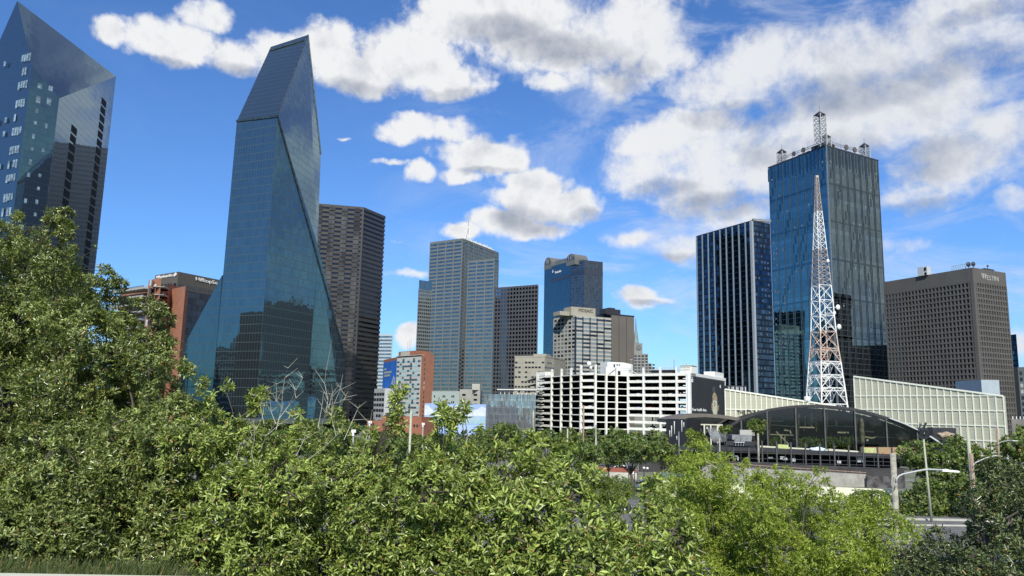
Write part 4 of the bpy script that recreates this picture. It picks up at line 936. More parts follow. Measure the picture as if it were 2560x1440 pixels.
# dark slim tower behind, between the mirrored tower and the hotel block
P0, P1_ = PY(2190, 705, 660), PY(2228, 706, 655); rt = thing('dark_slim_tower', 'narrow strip of dark glass tower between the tallest tower and the brown gridded hotel', 'skyscraper', V3(*P0[:2], 0))
mb = MB(); mb.prism([P0, P1_, P1_ + V3(0, 30, 0), P0 + V3(0, 30, 0)], 0, P0[2]); mb.build('glass_wall', nav, rt, uv=True)

# ================================================================ brown gridded hotel
zT = 110; l, n_, r_, b = corner((2212, 706), (2430, 670), (2510, 683), zT)
rt = thing('brown_gridded_hotel', 'brown concrete hotel with a deep grid of small square windows', 'hotel', V3(*n_[:2], 0))
bandh = 9.0; d, n, W = dirn(l, n_); d2, n2, W2 = dirn(n_, r_)
mb = MB(); mb.prism([l - n * 0, n_, r_, b], zT - bandh + .01, zT); mb.obox(g(l), d, n, Z, (-.5, W + .5), (-3, .75), (zT - bandh, zT + .2)); mb.obox(g(n_), d2, n2, Z, (-.7, W2 + .5), (-3, .72), (zT - bandh, zT + .22)); mb.build('fascia', M['brownst'], rt)
mb = MB(); sh = 1.1; f2 = [p - (p - (l + n_ + r_ + b) / 4) / np.linalg.norm(p - (l + n_ + r_ + b) / 4) * .6 for p in (l, n_, r_, b)]; mb.prism(f2, 0, zT - bandh); mb.build('core_wall', M['interior'], rt)
mb = MB(); cells = []; nr = 29
grid(mb, l, n_, 0, zT - bandh, 25, nr, .85, 1.1, .7, cells=cells); grid(mb, n_, r_, 0, zT - bandh, 13, nr, 1.05, 1.15, .7, cells=cells)
mb.obox(g(n_), d, n, Z, (-1.6, .7), (-.5, .8), (0, zT - bandh + .1)); mb.obox(g(n_), d2, n2, Z, (-.72, 1.4), (-.5, .76), (0, zT - bandh + .1)); mb.build('grid_wall', M['brownst'], rt)
windows(rt, cells, panes('hotel_dark_pane', dark=(.006, .007, .012), frac=0), depth=.04)
P0 = HIT(2453, 697, n_ , d2) ; P1_ = HIT(2497, 704, n_, d2); P0 = HIT(2454, 695, n_ + n2 * .75, d2)
t1 = text('W', P0 + n2 * .05 - Z * .8, d2, n2, 4.3, rt, M['letter_g'], width=5.0, bold=-.02); t2 = text('ESTIN', P0 + n2 * .05 + d2 * 5.1 - Z * .8, d2, n2, 3.3, rt, M['letter_g'], width=12.2, bold=-.02)
mb = MB(); q = PZ(2298, 690, zT); mb.obox(q, d, n, Z, (-1, 3.4), (-3, 0), (0, 6)); mb.obox(q, d, n, Z, (3.4, 6.0), (-4, -.2), (0, 5.8)); mb.build('roof_room', M['lgrey'], rt)
mb = MB(); mb.obox(q, d, n, Z, (3.9, 5.5), (-.15, .1), (3.2, 5.2)); mb.obox(q, d, n, Z, (4.2, 5.6), (-.15, .1), (.3, 1.8)); mb.build('roof_vent', M['pane_d'], rt)
mb = MB()
for k in range(7): q = n_ - d * (14 - k * 1.6); mb.bar(q + Z * 0, q + Z * 3.4, .16); mb.bar(q, q + d * 1.6 + Z * 3.4, .12)
mb.bar(n_ - d * 14 + Z * 3.4, n_ - d * 3 + Z * 3.4, .18); mb.build('roof_truss', mat('pale_green_steel', (.28, .42, .40), .5), rt)
mb = MB()
for px_, py_, rr in ((2421, 661, 1.7), (2433, 660, 1.6), (2469, 665, .8)):
    q = PZ(px_, py_, zT + (2.6 if rr > 1 else 3.0)); 
    k0 = n_ + (d2 * 4 if px_ > 2440 else d * 0) - n * 2; q = V3(q[0], q[1], q[2]); mb.ball(q, rr, 10, 7, (.9, .5, 1)); mb.bar(q, V3(q[0], q[1], zT), .25)
mb.build('dish_antenna', M['dark'], rt)
mb = MB(); mb.obox(g(n_), d2, n2, Z, (17, 27), (-5, -2), (zT, zT + 2.0)); mb.build('roof_duct', M['dark'], rt)

# far right strip towers
P0, P1_ = PY(2519, 838, 560), PY(2541, 842, 552); rt = thing('black_edge_tower', 'narrow black glass tower right behind the brown gridded hotel', 'office building', V3(*P0[:2], 0))
mb = MB(); mb.prism([P0, P1_, P1_ + V3(10, 30, 0), P0 + V3(0, 30, 0)], 0, P0[2]); mb.build('glass_wall', nav, rt, uv=True)
P0, P1_ = PY(2544, 918, 500), PY(2600, 925, 490); rt = thing('grey_edge_building', 'grey stone building at the right edge of the view', 'office building', V3(*P0[:2], 0)); d, n, W = dirn(P0, P1_)
mb = MB(); mb.prism([P0, P1_, P1_ + V3(0, 20, 0), P0 + V3(0, 20, 0)], 0, P0[2]); mb.build('stone_wall', M['energy'], rt); cells = []; grid(MB(), P0, P1_, 2, P0[2] - 2, 4, 11, 1.6, 1.6, .1, cells=cells); windows(rt, cells, M['pane'])
P0, P1_ = PY(2528, 1046, 300), PY(2600, 1050, 295); rt = thing('low_grey_deck', 'low grey parking deck at the right edge beyond the cream screen wall', 'parking garage', V3(*P0[:2], 0)); d, n, W = dirn(P0, P1_)
mb = MB(); mb.obox(g(P0), d, n, Z, (0, W), (-20, 0), (0, P0[2] - .2)); mb.build('wall', mat('grey_brown_wall', (.20, .185, .17), .8), rt)
mb = MB()
for k in range(5): mb.obox(g(P0), d, n, Z, (.4 + k * 1.2, .7 + k * 1.2), (-.4, -.2), (P0[2] - .2, P0[2] + .8))
mb.each('post', M['white2'], rt)

# ================================================================ cream screen walls (aquarium)
mesh_m = bpy.data.materials.new('cream_mesh'); mesh_m.use_nodes = True; mesh_m.node_tree.nodes.clear(); T = NT(mesh_m.node_tree)
uvn = T.node('ShaderNodeUVMap').outputs[0]; sp = T.node('ShaderNodeSeparateXYZ', {0: uvn})
fu = T.math('FRACT', T.math('DIVIDE', sp.outputs[0], .42)); fv = T.math('FRACT', T.math('DIVIDE', sp.outputs[1], 1.05))
ln = T.math('MAXIMUM', T.math('LESS_THAN', fu, .18), T.math('LESS_THAN', fv, .14))
cc_ = T.mix(T.math('MULTIPLY', ln, .35), T.mix(T.noise(uvn, .5, 4), (.40, .395, .29), (.50, .49, .375)), (.25, .25, .19))
T.l.new(T.node('ShaderNodeBsdfPrincipled', {'Base Color': cc_, 'Roughness': .8}).outputs[0], T.node('ShaderNodeOutputMaterial').inputs[0])
frame_m = mat('cream_frame', (.80, .80, .66), .6, var=.03)
def screen(name, label, A, B, zl, zr, n_v, rows, loc_off=0):
    d, n, L = dirn(A, B); rt = thing(name, label, 'screen wall', g(A))
    a0, b0 = g(A), g(B); mb = MB(); mb.extr([a0, b0, b0 + Z * zr, a0 + Z * zl], -n * 1.5); mb.build('mesh_panel', mesh_m, rt, uv=True)
    mb = MB(); top = lambda u: zl + (zr - zl) * u / L
    for k in range(n_v + 1):
        u = L * k / n_v; mb.obox(a0, d, n, Z, (u - .14, u + .14), (.02, .22), (0, top(u)))
    for zz in rows:
        ue = L if zz < zr else max(.5, L * (zl - zz) / (zl - zr + 1e-6)); mb.obox(a0, d, n, Z, (0, min(L, ue)), (.03, .25), (zz - .14, zz + .14))
    mb.bar(a0 + Z * zl + n * .1, b0 + Z * zr + n * .1, .5); mb.build('frame', frame_m, rt); return rt, d, n, L
A, B = PY(2137, 991, 250), PY(2508, 991, 217); zl = HIT(2137, 941, A, dirn(A, B)[0])[2]; zr = HIT(2508, 990, A, dirn(A, B)[0])[2]
rt, d, n, L = screen('cream_screen_wall', 'large cream mesh screen wall with a sloping top right of the lattice tower', A, B, zl, zr, 22, (19.2, 15.0, 10.8, 6.6, 2.4))
mb = MB(); dS = AZ(22); E = g(B) + dS * 12; mb.extr([g(B) + V3(.3, 0, 0), E, E + Z * (zr - 3.4), g(B) + V3(.3, 0, 0) + Z * zr], V3(-2, 2, 0)); mb.build('end_wall', mat('shaded_cream_end', (.42, .43, .40), .8, var=.1), rt)  # greyer than the screen: the end's shade is put into its colour
mb = MB(); q = PY(2443, 950, 240); q2 = PY(2508, 955, 236); mb.box(q[0], q2[0], 238, 252, 8, q[2]); mb.build('roof_room', mat('pale_blue_grey', (.36, .42, .45), .7, var=.04), rt)
A, B = PY(1813, 1000, 262), PY(2090, 1005, 252); dd = dirn(A, B)[0]; zl = HIT(1813, 973, A, dd)[2]; zr = HIT(2085, 1015, A, dd)[2]
rt, d, n, L = screen('cream_screen_wing', 'lower cream mesh wall with dark lettering and a top sloping down behind the arched roof', A, B, zl, zr, 21, (14.2, 8))
P0 = HIT(1843, 1034, A + n * .35, d); text('THE', P0, d, n, 1.15, rt, M['letter_d'], width=2.6); P0 = HIT(1866, 1037, A + n * .35, d); text('DALLAS', P0, d, n, 1.75, rt, M['letter_d'], width=8.4)
q = HIT(1869, 966, A, d); rt2 = thing('roof_pipes', 'row of pipes on the roof edge left behind the cream mesh wall', 'roof equipment', V3(q[0], q[1] + 3, 0)); mb = MB(); mb.box(PY(1818, 965, 268)[0], PY(1866, 965, 268)[0], 268, 276, 14, PY(1840, 964, 268)[2]); mb.build('dark_screen', M['dark'], rt2)
mb = MB()
for k in range(8): x = PY(1822 + k * 5.6 + (k % 2) * 2, 968, 267)[0]; mb.box(x, x + .3, 267.3, 267.8, 18, PY(1840, 967, 267)[2])
mb.each('pipe', M['lgrey'], rt2)
q = PY(2018, 999, 250); mb = MB(); rt2 = thing('water_tank', 'small white round tank on the cream wall left of the lattice tower', 'tank', V3(q[0], q[1], 14)); mb.tube([(q[0], q[1], 14), (q[0], q[1], q[2] - .5)], .3, 6); mb.build('support', M['white2'], rt2)
mb = MB(); mb.tube([q - Z * .6, q - Z * .3, q + Z * .9, q + Z * 1.0], [.8, 1.0, 1.0, .8], 14); mb.build('tank', M['white2'], rt2)

# ================================================================ lattice tower
YL = 270; base = PY(2066, 1010, YL); ax_, ay_ = AZ(80), AZ(-10)
rt = thing('lattice_tower', 'tall tapering lattice broadcast tower painted in white and faded orange sections', 'broadcast tower', (base[0], base[1], 0))
prof = [(1100, 52), (1010, 40), (970, 37), (938, 34), (905, 31.5), (872, 28), (830, 25), (790, 23), (752, 21.5), (715, 19.5), (670, 17), (625, 14), (577, 11), (530, 8), (485, 5), (441, 3.4)]
lv = []
for y_p, hw in prof:
    P_ = PY(2066, y_p, YL); lv.append((P_[2] if y_p < 1090 else 0.0, hw * YL / FPX * 1.42 / 1.0))
lv[0] = (0.0, lv[0][1])
cx0, cy0 = base[0], base[1]
secs = [((0, 4), 'white'), ((4, 6), 'rust'), ((6, 9), 'white'), ((9, 11), 'rustg'), ((11, 13), 'white'), ((13, 15), 'rustg')]
def corner_at(i, k):
    z_, w_ = lv[i]; sx, sy = ((-1, -1), (1, -1), (1, 1), (-1, 1))[k]; return V3(cx0, cy0, z_) + ax_ * sx * w_ / 1.15 + ay_ * sy * w_ / 1.15 if False else V3(cx0, cy0, z_) + (ax_ * sx + ay_ * sy) * w_ * .60
for (i0, i1), mt in secs:
    mb = MB()
    for i in range(i0, i1):
        t = .44 - .02 * i; tb = .22 - .009 * i
        for k in range(4):
            a0, b0, a1, b1 = corner_at(i, k), corner_at(i, (k + 1) % 4), corner_at(i + 1, k), corner_at(i + 1, (k + 1) % 4)
            mb.bar(a0, a1, t)
            mb.bar(a1, b1, tb * 1.3)
            mid = (a1 + b1) / 2
            if i < 5:
                h1, h2 = a0 + (a1 - a0) * .45, b0 + (b1 - b0) * .45
                mb.bar(a0, mid, tb); mb.bar(b0, mid, tb); q1, q2 = (a0 + mid) / 2, (b0 + mid) / 2
                mb.bar(q1, h1, tb * .8); mb.bar(q2, h2, tb * .8); mb.bar(q1, a1, tb * .8); mb.bar(q2, b1, tb * .8); mb.bar(a1 + (a0 - a1) * .18, b1 + (b0 - b1) * .18, tb)
                mb.bar(a1 + (a0 - a1) * .18, mid + (a1 - mid) * .4, tb * .7); mb.bar(b1 + (b0 - b1) * .18, mid + (b1 - mid) * .4, tb * .7)
            else:
                n_s = 1 if i < 9 else (3 if i < 13 else 4)
                for s in range(n_s):
                    p0, p1 = a0 + (a1 - a0) * s / n_s, a0 + (a1 - a0) * (s + 1) / n_s; q0, q1 = b0 + (b1 - b0) * s / n_s, b0 + (b1 - b0) * (s + 1) / n_s
                    mb.bar(p0, q1, tb); mb.bar(q0, p1, tb); mb.bar(p1, q1, tb)
    mb.build('lattice_section', M[{'white': 'white2', 'rust': 'rust', 'rustg': 'rustg'}[mt]], rt)
for px_, py_, rr in ((2070, 652, .7), (2095, 768, .95), (2086, 782, .7), (2098, 817, .95)):
    q = PY(px_, py_, YL - 2); mb = MB(); mb.ball(q, rr, 12, 7, (.8, .5, 1)); mb.bar(q, (cx0 + 1, cy0, q[2]), .2); mb.build('dish', M['white2'], rt)
z_, w_ = lv[-1]; mb = MB(); mb.box(cx0 - .5, cx0 + .5, cy0 - .5, cy0 + .5, z_ - .6, z_ + .2); mb.build('top_box', M['rust'], rt)

# ================================================================ arched conservatory
YC = 200; arc_px = [(1786, 1088), (1815, 1069), (1850, 1048), (1885, 1033), (1918, 1024), (1955, 1018), (1990, 1014.5), (2025, 1013), (2060, 1013.5), (2100, 1017), (2137, 1022), (2180, 1032), (2220, 1044), (2258, 1058), (2292, 1074), (2325, 1092), (2352, 1110)]
arc = [PY(x, y, YC) for x, y in arc_px]; zB = PY(2000, 1133, YC)[2]
rt = thing('arched_conservatory', 'dark glazed conservatory hall under a long low arched roof with plants inside', 'building', (arc[8][0], YC, zB))
mb = MB(); out = []
for a_ in arc: out.append(a_ + Z * .15)
low = [a_ - Z * .55 for a_ in arc]
mb.extr(out[2:] + low[2:][::-1], V3(5, 14, 0)); mb.extr(out[:3] + low[:3][::-1], V3(.4, 1.2, 0)); mb.build('arched_roof', mat('grey_arch_metal', (.04, .04, .043), .5, metal=.0, var=.15), rt)
mb = MB()
a, b_ = arc[11] - V3(0, .6, .2), arc[16] - V3(0, .6, .2)
for i in range(12, 16): mb.bar(arc[i] - V3(0, .6, .1), arc[i + 1] - V3(0, .6, .1), .7, .35)
mb.build('roof_gutter', M['lgrey'], rt)
def arcz(x):
    for p, q in zip(arc[:-1], arc[1:]):
        if p[0] <= x <= q[0]: return p[2] + (q[2] - p[2]) * (x - p[0]) / (q[0] - p[0])
    return zB
x0, x1 = arc[2][0], arc[15][0]
mb = MB(); npt = 24; pts = [V3(x0 + (x1 - x0) * k / npt + 4.5 * k / npt + .5, YC + 13, arcz(x0 + (x1 - x0) * k / npt) - .6) for k in range(npt + 1)]; mb.extr([V3(x0 + .5, YC + 13, 0)] + [V3(x1 + 5, YC + 13, 0)] + pts[::-1], V3(0, .5, 0)); mb.box(x0, x1, YC + .5, YC + 13, zB - .8, zB - .05); mb.build('back_wall', mat('hall_shade_dark', (.028, .026, .022), .9, var=.6, scale=.5, col2=(.05, .045, .035)), rt)  # unlit depth of the hall put into the wall and floor colour
mb = MB()
for px_ in (1853, 1918, 1990, 2062, 2138, 2216, 2292):
    x = PY(px_, 1080, YC)[0]; mb.box(x - .16, x + .16, YC - .3, YC + .2, zB, arcz(x) - .4)
mb.each('mullion', mat('mullion_grey', (.10, .10, .10), .5), rt)
mb = MB()
for px_ in (1922, 1994, 2066, 2142):
    x = PY(px_, 1080, YC)[0]
    for k in range(6): mb.bar((x + random.uniform(-.1, .1), YC + 1 + k * .2, zB + 12 * k / 6 * .0 + 0), (x + 1.2 + random.uniform(-.4, .4), YC + 2, arcz(x + 1) - 1), .12)
mb.each('vine_rope', mat('vine', (.08, .07, .045), .9, var=.4, scale=2), rt)
gm = bpy.data.materials.new('tinted_net_glass'); gm.use_nodes = True; gm.node_tree.nodes.clear(); T = NT(gm.node_tree)
tr = T.node('ShaderNodeBsdfTransparent', {0: (.86, .88, .85)}); gl = T.node('ShaderNodeBsdfGlossy', {0: (.35, .4, .45), 1: .05})
T.l.new(T.node('ShaderNodeMixShader', {0: .10, 1: tr.outputs[0], 2: gl.outputs[0]}).outputs[0], T.node('ShaderNodeOutputMaterial').inputs[0])
mb = MB(); pts = [V3(x0 + (x1 - x0) * k / npt, YC, arcz(x0 + (x1 - x0) * k / npt) - .5) for k in range(npt + 1)]; mb.extr([V3(x0, YC, zB)] + [V3(x1, YC, zB)] + pts[::-1], V3(0, .06, 0)); mb.build('glass_wall', gm, rt)
# bits standing inside the hall: platforms, ropes, a boulder, a balcony
def inbar(px0, py0, px1, py1, t, Y=YC + 6): return (PY(px0, py0, Y), PY(px1, py1, Y), t)
mb = MB()
for a_ in (inbar(1925, 1052, 1958, 1053, .3), inbar(1930, 1062, 1985, 1066, .3), inbar(1960, 1075, 1975, 1077, .35), inbar(1975, 1077, 1977, 1084, .3), inbar(1940, 1079, 1984, 1123, .35), inbar(1952, 1087, 1952, 1110, .3), inbar(1962, 1089, 1962, 1110, .25), inbar(1925, 1086, 1985, 1088, .25), inbar(1996, 1068, 2036, 1069, .3), inbar(2093, 1081, 2121, 1081.5, .4), inbar(2163, 1078, 2184, 1080, .35), inbar(2162, 1092, 2180, 1095, .4), inbar(2180, 1095, 2195, 1090, .3), inbar(2062, 1064, 2140, 1067, .2), inbar(2195, 1093, 2240, 1094, .2), inbar(2028, 1030, 2029, 1068, .35), inbar(2090, 1050, 2091, 1066, .5), inbar(2012, 1040, 2013, 1066, .3)): mb.bar(*a_)
mb.each('branch_rail', mat('pale_branch', (.42, .39, .28), .8, var=.2, scale=1), rt)
mb = MB()
for px_, py_, w_, h_ in ((2009, 1072, 2.5, 4.5), (2040, 1073, 2.5, 6), (1997, 1064, 1.4, 4)): q = PY(px_, py_, YC + 6.5); mb.box(q[0], q[0] + .1 * w_, q[1], q[1] + .2, q[2] - .1 * h_, q[2] + .15 * h_)
mb.each('hanging_feeder', mat('orange_feeder', (.42, .24, .10), .7), rt)
bx = random.Random(3)
def rock(c, r, sq, name, mt, par=None, **kw):
    mb = MB(); mb.ball((0, 0, 0), r, 14, 10, sq); v2 = []
    for v in mb.v:
        k = 1 + .16 * math.sin(v[0] * 3.1 + v[2] * 2.2) + .10 * math.sin(v[2] * 5.3 + v[1] * 4); v2.append(tuple(np.array(v) * k + np.array(c)))
    mb.v = v2; return mb.build(name, mt, par, smooth=True, **kw)
rk = mat('mottled_rock', (.30, .26, .19), .9, var=.3, scale=.8, col2=(.26, .15, .11), bump=.5)
q = PY(2257, 1090, YC + 4); rock(q, 1.7, (.95, .8, .75), 'boulder', rk, rt)
q = PY(2188, 1055, YC + 6); rock(q, 1.4, (1.2, .7, .9), 'boulder', rk, rt); rock(PY(2184, 1046, YC + 6), 1.0, (1.3, .6, .5), 'boulder', mat('red_flowers', (.25, .12, .07), .9, var=.4, scale=2, col2=(.12, .14, .05)), rt)
rock(PY(2032, 1054, YC + 10), 1.8, (.9, .5, 1.0), 'boulder', mat('pale_rockwork', (.26, .23, .16), .9, var=.4, scale=1.2), rt)
mb = MB()
for a_, b_, c_, e_ in ((2281, 1101, 2286, 1112), (2289, 1101, 2293, 1112), (2166, 1098, 2171, 1103), (2298, 1106, 2310, 1109), (2298, 1112, 2310, 1120)): p, q = PY(a_, e_, YC + 3), PY(c_, b_, YC + 3); mb.box(p[0], q[0], p[1], p[1] + .2, p[2], q[2])
mb.each('pale_window', M['mosw'], rt)
rock(PY(2156, 1090, YC + 2), 1.0, (.55, .5, 5.0), 'artificial_trunk', mat('root_column', (.19, .165, .12), .9, var=.4, scale=.8, bump=.5), rt)

# planter wall and painted wall in front of the hall
def pxwall(name, label, cat, x0, y0, x1, y1, Y, zb, dep, mt, Y2=None, **kw):
    Y2 = Y2 or Y; p, q = PY(x0, y0, Y), PY(x1, y1, Y2); d, n, W = dirn(p, q); mb = MB(); a0, b0 = g(p), g(q)
    mb.extr([a0 + Z * zb, b0 + Z * zb, b0 + Z * q[2], a0 + Z * p[2]], -n * dep); return tag(mb.build(name, mt, None, origin=(p[0], p[1], zb)), label, cat, **kw), p, d, n, W
zD = PY(2000, 1134, 190)[2] 
rt = thing('dark_terrace', 'long two storey dark steel terrace with posts and railings below the conservatory', 'terrace', (PY(1660, 1140, 186)[0], 186, 0))
YT = 186; pa, pb, pc = PY(1640, 1114, YT), PY(1905, 1120, YT), PY(2290, 1140, YT)
mb = MB(); mb.extr([pa, pb, pb - Z * .9, pa - Z * .9], V3(0, 12, 0)); mb.extr([pb + Z * .0, pc, pc - Z * .9, pb - Z * .9], V3(0, 12, 0)); mb.build('deck', M['dark'], rt)
mb = MB(); 
for px_ in list(range(1643, 1900, 38)) + list(range(1905, 2230, 36)): 
    q = PY(px_, 1120, YT - .2); zt = (pa[2] if px_ < 1905 else pb[2] + (pc[2] - pb[2]) * (px_ - 1905) / 385.) + (1.7 if px_ > 1900 else 0); mb.box(q[0] - .16, q[0] + .16, YT - .4, YT - .1, 0, zt)
mb.each('post', mat('post_steel', (.075, .078, .082), .5, var=.1), rt)
mb = MB(); zr_ = 3.4
for zz in (3.6, 2.3, 1.4): mb.bar((pb[0] - 25, YT - .2, zz), (pc[0] - 6, YT - .2, zz - .2), .08)
for k in range(30): x = pb[0] - 24 + k * 2.1; mb.bar((x, YT - .2, 1.0), (x, YT - .2, 4.2), .08)
mb.build('railing', mat('rail_steel', (.09, .09, .1), .5), rt)
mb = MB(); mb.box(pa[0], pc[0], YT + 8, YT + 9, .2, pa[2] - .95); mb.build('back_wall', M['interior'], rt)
mb = MB()
for px_, py_, w_, h_ in ((1984, 1150, .9, .7), (2098, 1155, .9, .6), (1841, 1141, .8, .3), (1845, 1146, .3, .9), (1924, 1144, .5, .3), (1930, 1144, .4, .3), (1956, 1145, 1.0, .7), (1963, 1147, 1.0, .6), (1895, 1146, .35, .7), (2150, 1148, 1.2, 1.4)):
    q = PY(px_, py_, YT + 1); mb.box(q[0] - w_ / 2, q[0] + w_ / 2, q[1], q[1] + .3, q[2] - h_ / 2, q[2] + h_ / 2)
mb.each('notice_panel', M['lgrey'], rt)
mb = MB(); q = PY(1666, 1155, YT + 4); mb.box(q[0], PY(1696, 1155, YT + 4)[0], YT + 4, YT + 4.4, .6, PY(1680, 1128, YT + 4)[2]); mb.build('pale_room', mat('pale_grey_wall', (.35, .36, .36), .8, var=.15, scale=.5), rt)
pxwall('planter_wall', 'long low pale planter wall at the foot of the conservatory glass', 'wall', 1900, 1114, 2070, 1124, 192, 3.0, 1, M['cream'], group=None)
pxwall('planter_wall', 'pale planter edge running right from the blue tarpaulin to the painted patches', 'wall', 2072, 1122, 2152, 1128, 192, 3.0, 1, M['cream'])
_, P0, d, n, W = pxwall('painted_low_wall', 'low wall painted red and yellow green in patches right of the planter', 'wall', 2154, 1118, 2290, 1119, 190, 3.0, 1, mat('faded_red_paint', (.36, .15, .11), .85, var=.2, scale=1.2, col2=(.30, .30, .13)))
mb = MB()
for a_, b_ in ((.0, .14), (.14, .3), (.62, .66)): mb.obox(P0, d, n, Z, (W * a_, W * b_), (.01, .05), (-1.3, -.1))
yo = mb.build('paint_patch', mat('yellow_green_paint', (.50, .52, .22), .8, var=.15, scale=2), _); yo.location = (0, 0, 0)
_, P0, d, n, W = pxwall('green_cloth', 'bright yellow green cloth hung over the planter wall', 'cloth', 1945, 1111, 1971, 1112, 191, 3.3, .4, mat('yellow_green_cloth', (.52, .58, .24), .8, var=.05, scale=3))
q = PY(2046, 1124, 190); rock(q, 1.0, (1.9, .6, .6), 'tarpaulin', mat('blue_white_tarp', (.42, .55, .65), .7, var=.2, scale=2, col2=(.75, .8, .82)), None, origin=q); tag(bpy.data.objects['tarpaulin'], 'crumpled blue and white tarpaulin heaped on the planter wall', 'tarpaulin')

# black fence band, concrete walls by the road
pxwall('black_retaining_wall', 'long black wall below the dark terrace', 'wall', 1600, 1144, 2260, 1173, 165, 0, 1, mat('black_wall', (.055, .052, .052), .8, var=.15, scale=.4))
o_, P0, d, n, W = pxwall('concrete_wall', 'long plain grey concrete wall above the pale roadside barrier', 'wall', 1755, 1162, 2165, 1186, 140, 0, .6, M['conc'])
mb = MB(); mb.bar(P0 + Z * .55 + n * .1, P0 + d * W + Z * .32 + n * .1 + Z * (PY(2165, 1186, 140)[2] - P0[2]), .12)
for k in range(22): q = P0 + d * W * (k + .2) / 22.; zq = (PY(2165, 1186, 140)[2] - P0[2]) * (k + .2) / 22; mb.bar(q + Z * zq, q + Z * (zq + .5), .08)
mb.build('rail', M['woodr'], o_)
pxwall('dark_grey_hoarding', 'dark grey stained hoarding between the concrete wall and the wooden pole', 'fence', 2166, 1190, 2262, 1192, 139, 0, .4, mat('stained_grey', (.10, .095, .095), .85, var=.35, scale=.9))
pxwall('pale_barrier', 'long bright cream roadside barrier behind the feathery tree', 'barrier', 1640, 1200, 2232, 1224, 118, 0, .5, mat('bright_cream', (.78, .78, .56), .7, var=.04, scale=.3), Y2=112)
pxwall('dark_awning_strip', 'grey and blue strip above the cream barrier behind the leaves', 'awning', 1655, 1184, 1712, 1188, 125, 1.2, 3, mat('blue_awning', (.14, .28, .42), .7, var=.3, scale=.4, col2=(.08, .08, .09)))

# black box building with runs of white, second arched roof
p, q = PY(1665, 1047, 196), PY(1717, 1047, 193); rt = thing('black_streaked_block', 'black cube of a building with white streaks running down it', 'building', (p[0], p[1], 0)); d, n, W = dirn(p, q)
mb = MB(); mb.obox(g(p), d, n, Z, (0, W), (-10, 0), (2, p[2])); mb.build('wall', M['black'], rt)
for px_, y0, y1 in ((1686, 1053, 1085), (1679, 1064, 1092), (1704.5, 1051, 1080), (1674.5, 1076, 1092), (1709.5, 1056, 1068), (1692, 1090, 1100)):
    a_, b_ = HIT(px_, y0, p, d), HIT(px_ + .4, y1, p, d); mb = MB(); mb.extr([a_ + d * .12 + n * .06, a_ - d * .12 + n * .06, b_ - d * .02 + n * .06, b_ + d * .03 + n * .06], n * -.04); mb.build('white_streak', M['letter_w'], rt)
arc2 = [PY(x, y, 204) for x, y in ((1672, 1048), (1700, 1040), (1730, 1035), (1762, 1034), (1795, 1036), (1825, 1040), (1852, 1045), (1880, 1052))]
rt = thing('small_arched_pavilion', 'smaller brown arched roof over cream framed windows left of the conservatory', 'building', (arc2[3][0], 204, 0))
mb = MB(); mb.extr(arc2 + [a_ - Z * .9 for a_ in arc2[::-1]], V3(0, 16, 0)); mb.build('arched_roof', mat('taupe_roof', (.15, .13, .11), .7, var=.08), rt)
mb = MB(); mb.box(PY(1718, 1060, 206)[0], PY(1850, 1060, 206)[0], 206, 207, 3, PY(1760, 1040, 206)[2] - .5); mb.build('dark_glazing', M['pane_d'], rt)
mb = MB(); xl, xr = PY(1718, 1060, 205.6)[0], PY(1806, 1060, 205.6)[0]; zt = PY(1760, 1060, 205.6)[2]; mb.box(xl, xr, 205.3, 205.7, zt - .3, zt)
for px_ in (1728, 1743.5, 1760, 1776, 1793, 1797): x = PY(px_, 1060, 205.5)[0]; mb.box(x - .18, x + .18, 205.2, 205.65, 4, zt - .01)
mb.build('window_frame', M['cream'], rt)
mb = MB(); 
for px_, py_, w_, h_ in ((1741, 1076, .5, 1.0), (1750, 1075, .5, .7), (1768, 1070, .5, .6)): q = PY(px_, py_, 205.9); mb.box(q[0] - w_ / 2, q[0] + w_ / 2, 205.75, 205.95, q[2] - h_ / 2, q[2] + h_ / 2)
mb.each('poster', M['lgrey'], rt)
# awnings, umbrellas, sculpture at the terrace
rt = thing('terrace_bar', 'dark bar counter with grey roof panels and stools on the terrace left of the arch', 'bar', PY(1850, 1108, 188))
mb = MB(); a_, b_ = PY(1830, 1087, 190), PY(1880, 1100, 190); mb.box(a_[0], b_[0], 190, 194, b_[2], a_[2]); mb.build('grey_panel', M['grey'], rt)
mb = MB(); a_ = PY(1856, 1075, 191); b_ = PY(1893, 1090, 191); mb.box(a_[0], b_[0], 193, 194, b_[2], a_[2]); mb.build('white_panel', M['mosw'], rt)
mb = MB(); a_, b_ = PY(1815, 1113, 188), PY(1893, 1104, 188); mb.box(a_[0], b_[0], 188, 188.5, a_[2], b_[2]); mb.build('counter', M['dark'], rt)
for px_ in (1839, 1845.5, 1852, 1858.5): q = PY(px_, 1107, 187.6); mb = MB(); mb.tube([q, q + Z * .25], .33, 10); mb.tube([q - Z * .7, q], .06, 6); mb.build('stool', M['lgrey'], rt)
for px_ in (1844, 1859, 1872): q = PY(px_, 1091, 189); mb = MB(); mb.raw([q - V3(1.0, 0, 1.6), q + V3(1.0, 0, -1.6), q + V3(1.0, 1.6, -1.6), q + V3(-1.0, 1.6, -1.6), q], [(0, 1, 4), (1, 2, 4), (2, 3, 4), (3, 0, 4), (0, 3, 2, 1)]); mb.build('folded_parasol', M['grey'], rt)
q = PY(1800, 1104, 187); rt = thing('metal_wing_sculpture', 'curved silver metal panels fanned out beside the terrace bar', 'sculpture', q)
for k in range(7):
    a_ = PY(1786 + k * 3.5, 1108 - k * .5, 187); mb = MB(); 
    pts = [a_ + V3(1.6 * math.sin(t * 1.2) * -1 - k * .0, .1 * k, 3.6 * t) for t in np.linspace(0, 1, 6)]; mb.tube(pts, [.04, .14, .18, .18, .12, .03], 5); mb.build('metal_blade', M['steel'], rt)
